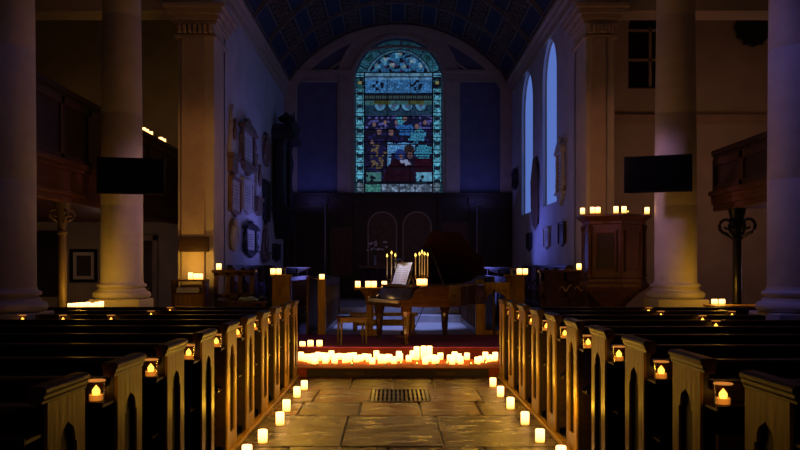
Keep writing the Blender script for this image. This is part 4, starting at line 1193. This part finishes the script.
# ------------------------------------------------------------------ wall monuments
def monument(side, px0, px1, py0, py1, style, mat, label, mat2=None, depth=.1):
    """side -1: left chancel wall. Extent along the wall read off where the wall is seen"""
    xw = CXL if side < 0 else CXR
    Ya, Yb = sorted((abs(xw) * F / abs(px0 - VX), abs(xw) * F / abs(px1 - VX)))
    Yc = (Ya + Yb) / 2; w = Yb - Ya; zt_ = EYE + (VY - py0) * Yc / F; zb_ = EYE + (VY - py1) * Yc / F; h = zt_ - zb_
    t = thing('wall_monument', label, 'monument', (xw - side * .004, Yc, zb_), -PI / 2 * 1 if side > 0 else PI / 2, 'memorials on the chancel walls')
    # local: x along the wall, y = into the wall (front is -y) 
    m2 = mat2 or mat; hw = w / 2; D_ = depth
    flat = lambda r: min(1.0, D_ * .55 / max(r, .001))
    if style == 'tablet':
        MB().box(-hw * .85, hw * .85, -D_ * .5, 0, h * .06, h * .94).build('slab', mat, t, bevel=.01)
        b = MB(); b.box(-hw, hw, -D_, 0, h * .92, h); b.box(-hw * .95, hw * .95, -D_ * .8, 0, 0, h * .07)
        b.box(-hw, -hw * .84, -D_ * .8, 0, h * .07, h * .92); b.box(hw * .84, hw, -D_ * .8, 0, h * .07, h * .92); b.build('frame', m2, t, bevel=.012)
        b = MB()
        for i in range(6): b.box(-hw * .6, hw * (.6 - .2 * (i % 3 == 2)), -D_ * .52, -D_ * .5, h * (.3 + .09 * i), h * (.3 + .09 * i) + .012)
        b.build('inscription', 'marble_dark', t)
        MB().prism([(-hw * .5, 0), (hw * .5, 0), (hw * .3, -h * .05), (0, -h * .12), (-hw * .3, -h * .05)], -D_ * .7, 0, 'y').build('apron', m2, t, bevel=.008)
    elif style == 'aedicule':
        b = MB()
        for i in range(6): b.box(-hw * .5, hw * (.5 - .15 * (i % 3 == 2)), -D_ * .52, -D_ * .5, h * (.3 + .06 * i), h * (.3 + .06 * i) + .014)
        b.build('inscription', 'marble_dark' if mat != 'marble_dark' else 'marble_brown', t)
        for sx in (-1, 1):
            b = MB(); r = D_ * .35; b.tube([(sx * hw * .98, -D_ * .6, h * .72), (sx * hw * 1.12, -D_ * .6, h * .6), (sx * hw * 1.02, -D_ * .6, h * .45), (sx * hw * 1.2, -D_ * .6, h * .28), (sx * hw * 1.0, -D_ * .6, h * .2)], [r * .6, r, r * .7, r, r * .5], 8); b.build('carved_scroll', m2, t, smooth=True)
        MB().box(-hw * .7, hw * .7, -D_ * .5, 0, h * .2, h * .74).build('slab', mat, t, bevel=.01)
        for sx in (-1, 1):
            b = MB(); r = hw * .12; k = min(1, D_ * .5 / r)
            b.lathe([(r, h * .2), (r * .8, h * .24), (r * .7, h * .7), (r * 1.05, h * .74)], (sx * hw * .82, -D_ * .75), 12, sq=k)
            b.build('colonnette', m2, t, smooth=True)
        b = MB(); b.box(-hw, hw, -D_ * 1.5, 0, h * .74, h * .79)
        b.prism(arcpts(0, h * .79, hw * .95, 0, PI, 14, h * .11), -D_ * 1.3, 0, 'y'); b.build('pediment', m2, t, bevel=.01)
        MB().box(-hw, hw, -D_ * 1.4, 0, h * .16, h * .2).build('ledge', m2, t, bevel=.01)
        r = hw * .3; b = MB(); b.lathe([(.02, h * .9), (r * .8, h * .92), (r, h * .95), (r * .4, h * .98), (.01, h)], (0, -D_ * .7), 12, sq=flat(r)); b.build('urn', m2, t, smooth=True)
        MB().prism([(-hw * .75, h * .16), (-hw * .6, h * .09), (-hw * .25, h * .05), (0, 0), (hw * .25, h * .05), (hw * .6, h * .09), (hw * .75, h * .16)], -D_, 0, 'y').build('apron', m2, t, bevel=.012)
        if D_ > .3:
            for sx in (-1, 0, 1):
                b = MB(); b.lathe([(.05, h * .78), (.1, h * .8), (.06, h * .84), (.12, h * .88), (.04, h * .93), (.01, h * (1.0 if sx == 0 else .95))], (sx * hw * .7, -D_ * 1.2), 12); b.build('finial', mat, t, smooth=True)
            MB().prism([(-hw * .6, h * .16), (-hw * .45, h * .06), (0, -h * .06), (hw * .45, h * .06), (hw * .6, h * .16)], -D_ * 1.2, -.01, 'y').build('console', m2, t, bevel=.02)
    elif style == 'obelisk':
        MB().prism([(-hw * .75, h * .3), (hw * .75, h * .3), (hw * .3, h * .9), (0, h), (-hw * .3, h * .9)], -D_ * .6, 0, 'y').build('slab', mat, t, bevel=.01)
        b = MB(); b.box(-hw, hw, -D_ * 1.3, 0, h * .24, h * .3); b.box(-hw * .8, hw * .8, -D_, 0, h * .06, h * .24); b.prism([(-hw * .8, h * .06), (0, 0), (hw * .8, h * .06)], -D_, 0, 'y')
        b.build('plinth', m2, t, bevel=.01)
        b = MB(); k = flat(hw * .35); b.ball((0, -D_ * .9, h * .6), hw * .35, 1, k * .8, 1.3); b.ball((0, -D_ * .9, h * .6 + hw * .6), hw * .22, 1, min(1, k * 1.2), 1)
        b.build('relief_bust', m2, t, smooth=True)
    elif style == 'drapery':
        b = MB(); rr = D_ * .45
        for i in range(5):
            x = -hw + w * (i + .5) / 5; b.tube([(x * .4, -D_ * .6, h), (x * .9, -D_ * .8, h * .7), (x, -D_ * .6, h * .35), (x * .6, -D_ * .6, h * .03 * (1 + abs(i - 2)))], [rr * .8, rr, rr, rr * .6], 8)
        b.build('drape', mat, t, smooth=True)
        MB().prism([(-hw * .5, h * .1), (hw * .5, h * .1), (hw * .6, h * .9), (0, h), (-hw * .6, h * .9)], -D_ * .4, 0, 'y').build('slab', m2, t, bevel=.01)
    return t
mon = [
    (227, 234, 104, 176, 'obelisk', 'marble', 'obelisk shaped marble memorial, first on the left wall beyond the arch', 'marble_brown'),
    (228, 238, 178, 213, 'tablet', 'marble', 'square marble tablet below the obelisk memorial nearest the arch', 'marble_brown'),
    (228, 235, 219, 252, 'drapery', 'marble', 'pale draped memorial low on the left wall nearest the arch', 'marble_brown'),
    (238, 252, 118, 176, 'aedicule', 'marble', 'large marble memorial with curved pediment high on the left chancel wall', 'marble_brown'),
    (240, 250.5, 180, 211, 'tablet', 'marble', 'marble tablet under the large pedimented memorial on the left wall', 'marble'),
    (241.5, 254, 220, 258, 'aedicule', 'marble', 'small pedimented marble memorial low on the left chancel wall', 'marble_dark'),
    (253, 259, 154, 216, 'obelisk', 'marble', 'narrow pointed marble memorial midway along the left chancel wall', 'marble_brown'),
    (261, 267, 134, 168, 'drapery', 'marble_brown', 'slim brown draped memorial high beside the great dark monument', 'marble'),
    (262, 267.5, 181, 221, 'tablet', 'marble_dark', 'dark slate tablet beside the great ornate monument on the left', 'marble_dark'),
    (259.5, 267, 229, 262, 'obelisk', 'marble_brown', 'brown pointed memorial low on the left wall near the reredos', 'marble_brown'),
    (271, 279, 112, 232, 'aedicule', 'marble_dark', 'great dark ornate monument high on the left wall by the reredos', 'marble_dark'),
    (272, 278, 244, 260, 'tablet', 'marble_dark', 'small dark tablet low on the left wall below the great monument', 'marble_dark'),
]
for m_ in mon: monument(-1, m_[0], m_[1], m_[2], m_[3], m_[4], m_[5], m_[6], m_[7], .42 if m_[6].startswith('great') else .1)
monr = [
    (533.5, 541, 158, 232, 'drapery', 'marble_brown', 'dark draped figure memorial between the two right hand windows', 'marble_dark'),
    (514.5, 518.5, 168, 190, 'aedicule', 'marble_dark', 'small dark memorial in the right corner by the reredos', 'marble_dark'),
    (559.5, 566, 136, 206, 'aedicule', 'marble', 'pale marble memorial beside the nearer right hand window', 'marble'),
    (528.5, 532.5, 233, 249, 'tablet', 'marble_dark', 'small dark tablet under the farther right hand window', 'marble_dark'),
    (545.5, 551, 227, 247, 'tablet', 'marble', 'pale tablet under the nearer right hand window', 'marble'),
    (560.5, 566.5, 222, 244, 'tablet', 'marble_dark', 'black square tablet on the right wall beside the arch', 'marble_dark'),
]
for m_ in monr: monument(1, m_[0], m_[1], m_[2], m_[3], m_[4], m_[5], m_[6], m_[7], .08)

# ------------------------------------------------------------------ lights
def lamp(kind, name, loc, col, e, size=.2, rot=None, sy=None, spot=None, target=None):
    l = bpy.data.lights.new(name, kind); l.color = col; l.energy = e
    if kind == 'AREA':
        l.size = size
        if sy: l.shape = 'RECTANGLE'; l.size_y = sy
    else: l.shadow_soft_size = size
    if spot: l.spot_size = spot; l.spot_blend = .6
    o = bpy.data.objects.new(name, l); COL.objects.link(o); o.location = loc
    if target is not None:
        o.rotation_euler = (Vector(target) - Vector(loc)).to_track_quat('-Z', 'Y').to_euler()
    elif rot: o.rotation_euler = rot
    return o
# unseen blue lamps for the blue light in the chancel
lamp('AREA', 'blue_uplight', (1.9, 20.5, .9), (.17, .2, 1.0), 34, .4, sy=2.5, target=(3.45, 19.6, 1.6)).data.spread = 2.0
lamp('AREA', 'blue_uplight', (-1.6, 20.0, .9), (.24, .24, 1.0), 26, .4, sy=2.5, target=(-3.25, 19.0, 1.8)).data.spread = 2.0
for x in (-2.3, 2.4): lamp('AREA', 'blue_uplight', (x, 24.1, 3.4), (.2, .2, 1.0), 2.4, .5, target=(x, 25, 5.4))
lamp('SPOT', 'blue_floorlight', (0.1, 17.4, 5.0), (.32, .4, 1.0), 1100, .15, spot=.72, target=(.1, 17.7, 0))  # overhead spot added to light the chancel steps
# unseen purple and warm fill lamps added for nave, columns and aisles
lamp('AREA', 'nave_fill_wash', (0.1, 12.6, 8.6), (.9, .5, .7), 2, 1.5, target=(.1, 13, 0))
lamp('POINT', 'nave_fill', (.1, 12.4, 3.6), (.95, .48, .75), 4, .5)
lamp('SPOT', 'nave_fill_spot', (-.6, 12.9, 4.2), (1, .5, .72), 85, .2, spot=.62, target=(-4.49, 14, 2.2))
lamp('SPOT', 'nave_fill_spot', (.8, 12.6, 4.2), (.9, .48, .95), 125, .2, spot=.62, target=(4.63, 14, 2.4))
lamp('POINT', 'aisle_fill', (6.3, 17.6, 3.6), (1, .38, .17), 12, .4)
lamp('POINT', 'aisle_fill', (-5.9, 17.6, 1.5), (.9, .55, .5), 3.5, .3)
lamp('POINT', 'aisle_fill', (7.2, 15.6, 1.3), (.7, .5, .8), 4, .3)
lamp('AREA', 'front_fill', (0, -1.5, 7.0), (.5, .4, 1.0), 2, 3.0, target=(0, 8, .5))
lamp('SPOT', 'blue_spot', (0.5, 8, 8.8), (.2, .2, 1.0), 330, .2, spot=.45, target=(4.5, 9.8, 2.4))
lamp('SPOT', 'blue_spot', (-.5, 8, 8.8), (.3, .25, 1.0), 60, .2, spot=.45, target=(-4.4, 9.8, 2.0))  # added to tint the near left column blue
# added warm spots supplementing the candlelight on the arch piers
lamp('SPOT', 'warm_fill_spot', (-1.5, 11.6, 3.2), (1, .4, .1), 95, .3, spot=.62, target=(-3.7, 15.3, 3.2))
lamp('SPOT', 'warm_fill_spot', (1.6, 11.6, 3.2), (1, .4, .22), 62, .3, spot=.62, target=(3.9, 15.3, 3.4))
lamp('POINT', 'candle_glow', (-5.3, 18.0, 4.6), (1, .5, .12), 2.2, .1)
lamp('POINT', 'candle_glow', (-3.6, 14.9, 1.62), (1, .5, .05), 6, .05)
lamp('POINT', 'candle_glow', (-4.75, 12.85, 1.15), (1, .5, .03), 10, .08)
lamp('POINT', 'candle_glow', (4.95, 12.95, 1.2), (1, .48, .03), 8, .08)
lamp('POINT', 'candle_glow', (3.3, 15.05, 1.75), (1, .5, .15), 2, .05)
for cx_ in (-1.0, -.35, .35, 1.05): lamp('POINT', 'candle_glow', (cx_, 12.3, .42), (1, .52, .04), 4.2, .08)
for lst in (al, ar):
    for px, py in lst:
        Y = 1.49 * F / (py - VY); X_, _ = at(px, 0, Y)
        lamp('POINT', 'candle_glow', (max(XL + .12, min(XR - .12, X_)), Y, .42), (1, .5, .03), 2.8, .03)
lamp('SPOT', 'music_lamp_light', ploc(-.05, -.05, zt + .5), (.85, .8, 1.0), 6.5, .03, spot=1.9, target=ploc(.32, -.02, zt + .15))

lamp('POINT', 'reredos_fill', (.1, 22.4, 2.4), (1, .42, .2), 3, .3)  # warm fill lamp added to lift the reredos, no source stands there
for o_ in COL.objects:
    if o_.type == 'LIGHT' and o_.name.startswith(('nave', 'front', 'warm_fill_spot')): o_.data.specular_factor = .1
w = bpy.data.worlds.new('night'); SC.world = w; w.use_nodes = True
w.node_tree.nodes['Background'].inputs[0].default_value = (.02, .03, .1, 1); w.node_tree.nodes['Background'].inputs[1].default_value = .12

# ------------------------------------------------------------------ camera
cam = bpy.data.cameras.new('camera'); co = bpy.data.objects.new('camera', cam); COL.objects.link(co)
co.location = (0, 0, EYE); co.rotation_euler = (PI / 2, 0, 0)
cam.sensor_width = 36; cam.lens = F / 800 * 36; cam.shift_x = (400 - VX) / 800; cam.shift_y = (VY - 225) / 800
cam.clip_start = .05; cam.clip_end = 100
SC.camera = co
SC.view_settings.view_transform = 'Standard'; SC.view_settings.look = 'None'
SC.cycles.use_denoising = True; SC.cycles.max_bounces = 6; SC.cycles.diffuse_bounces = 3
SC.cycles.sample_clamp_indirect = 4
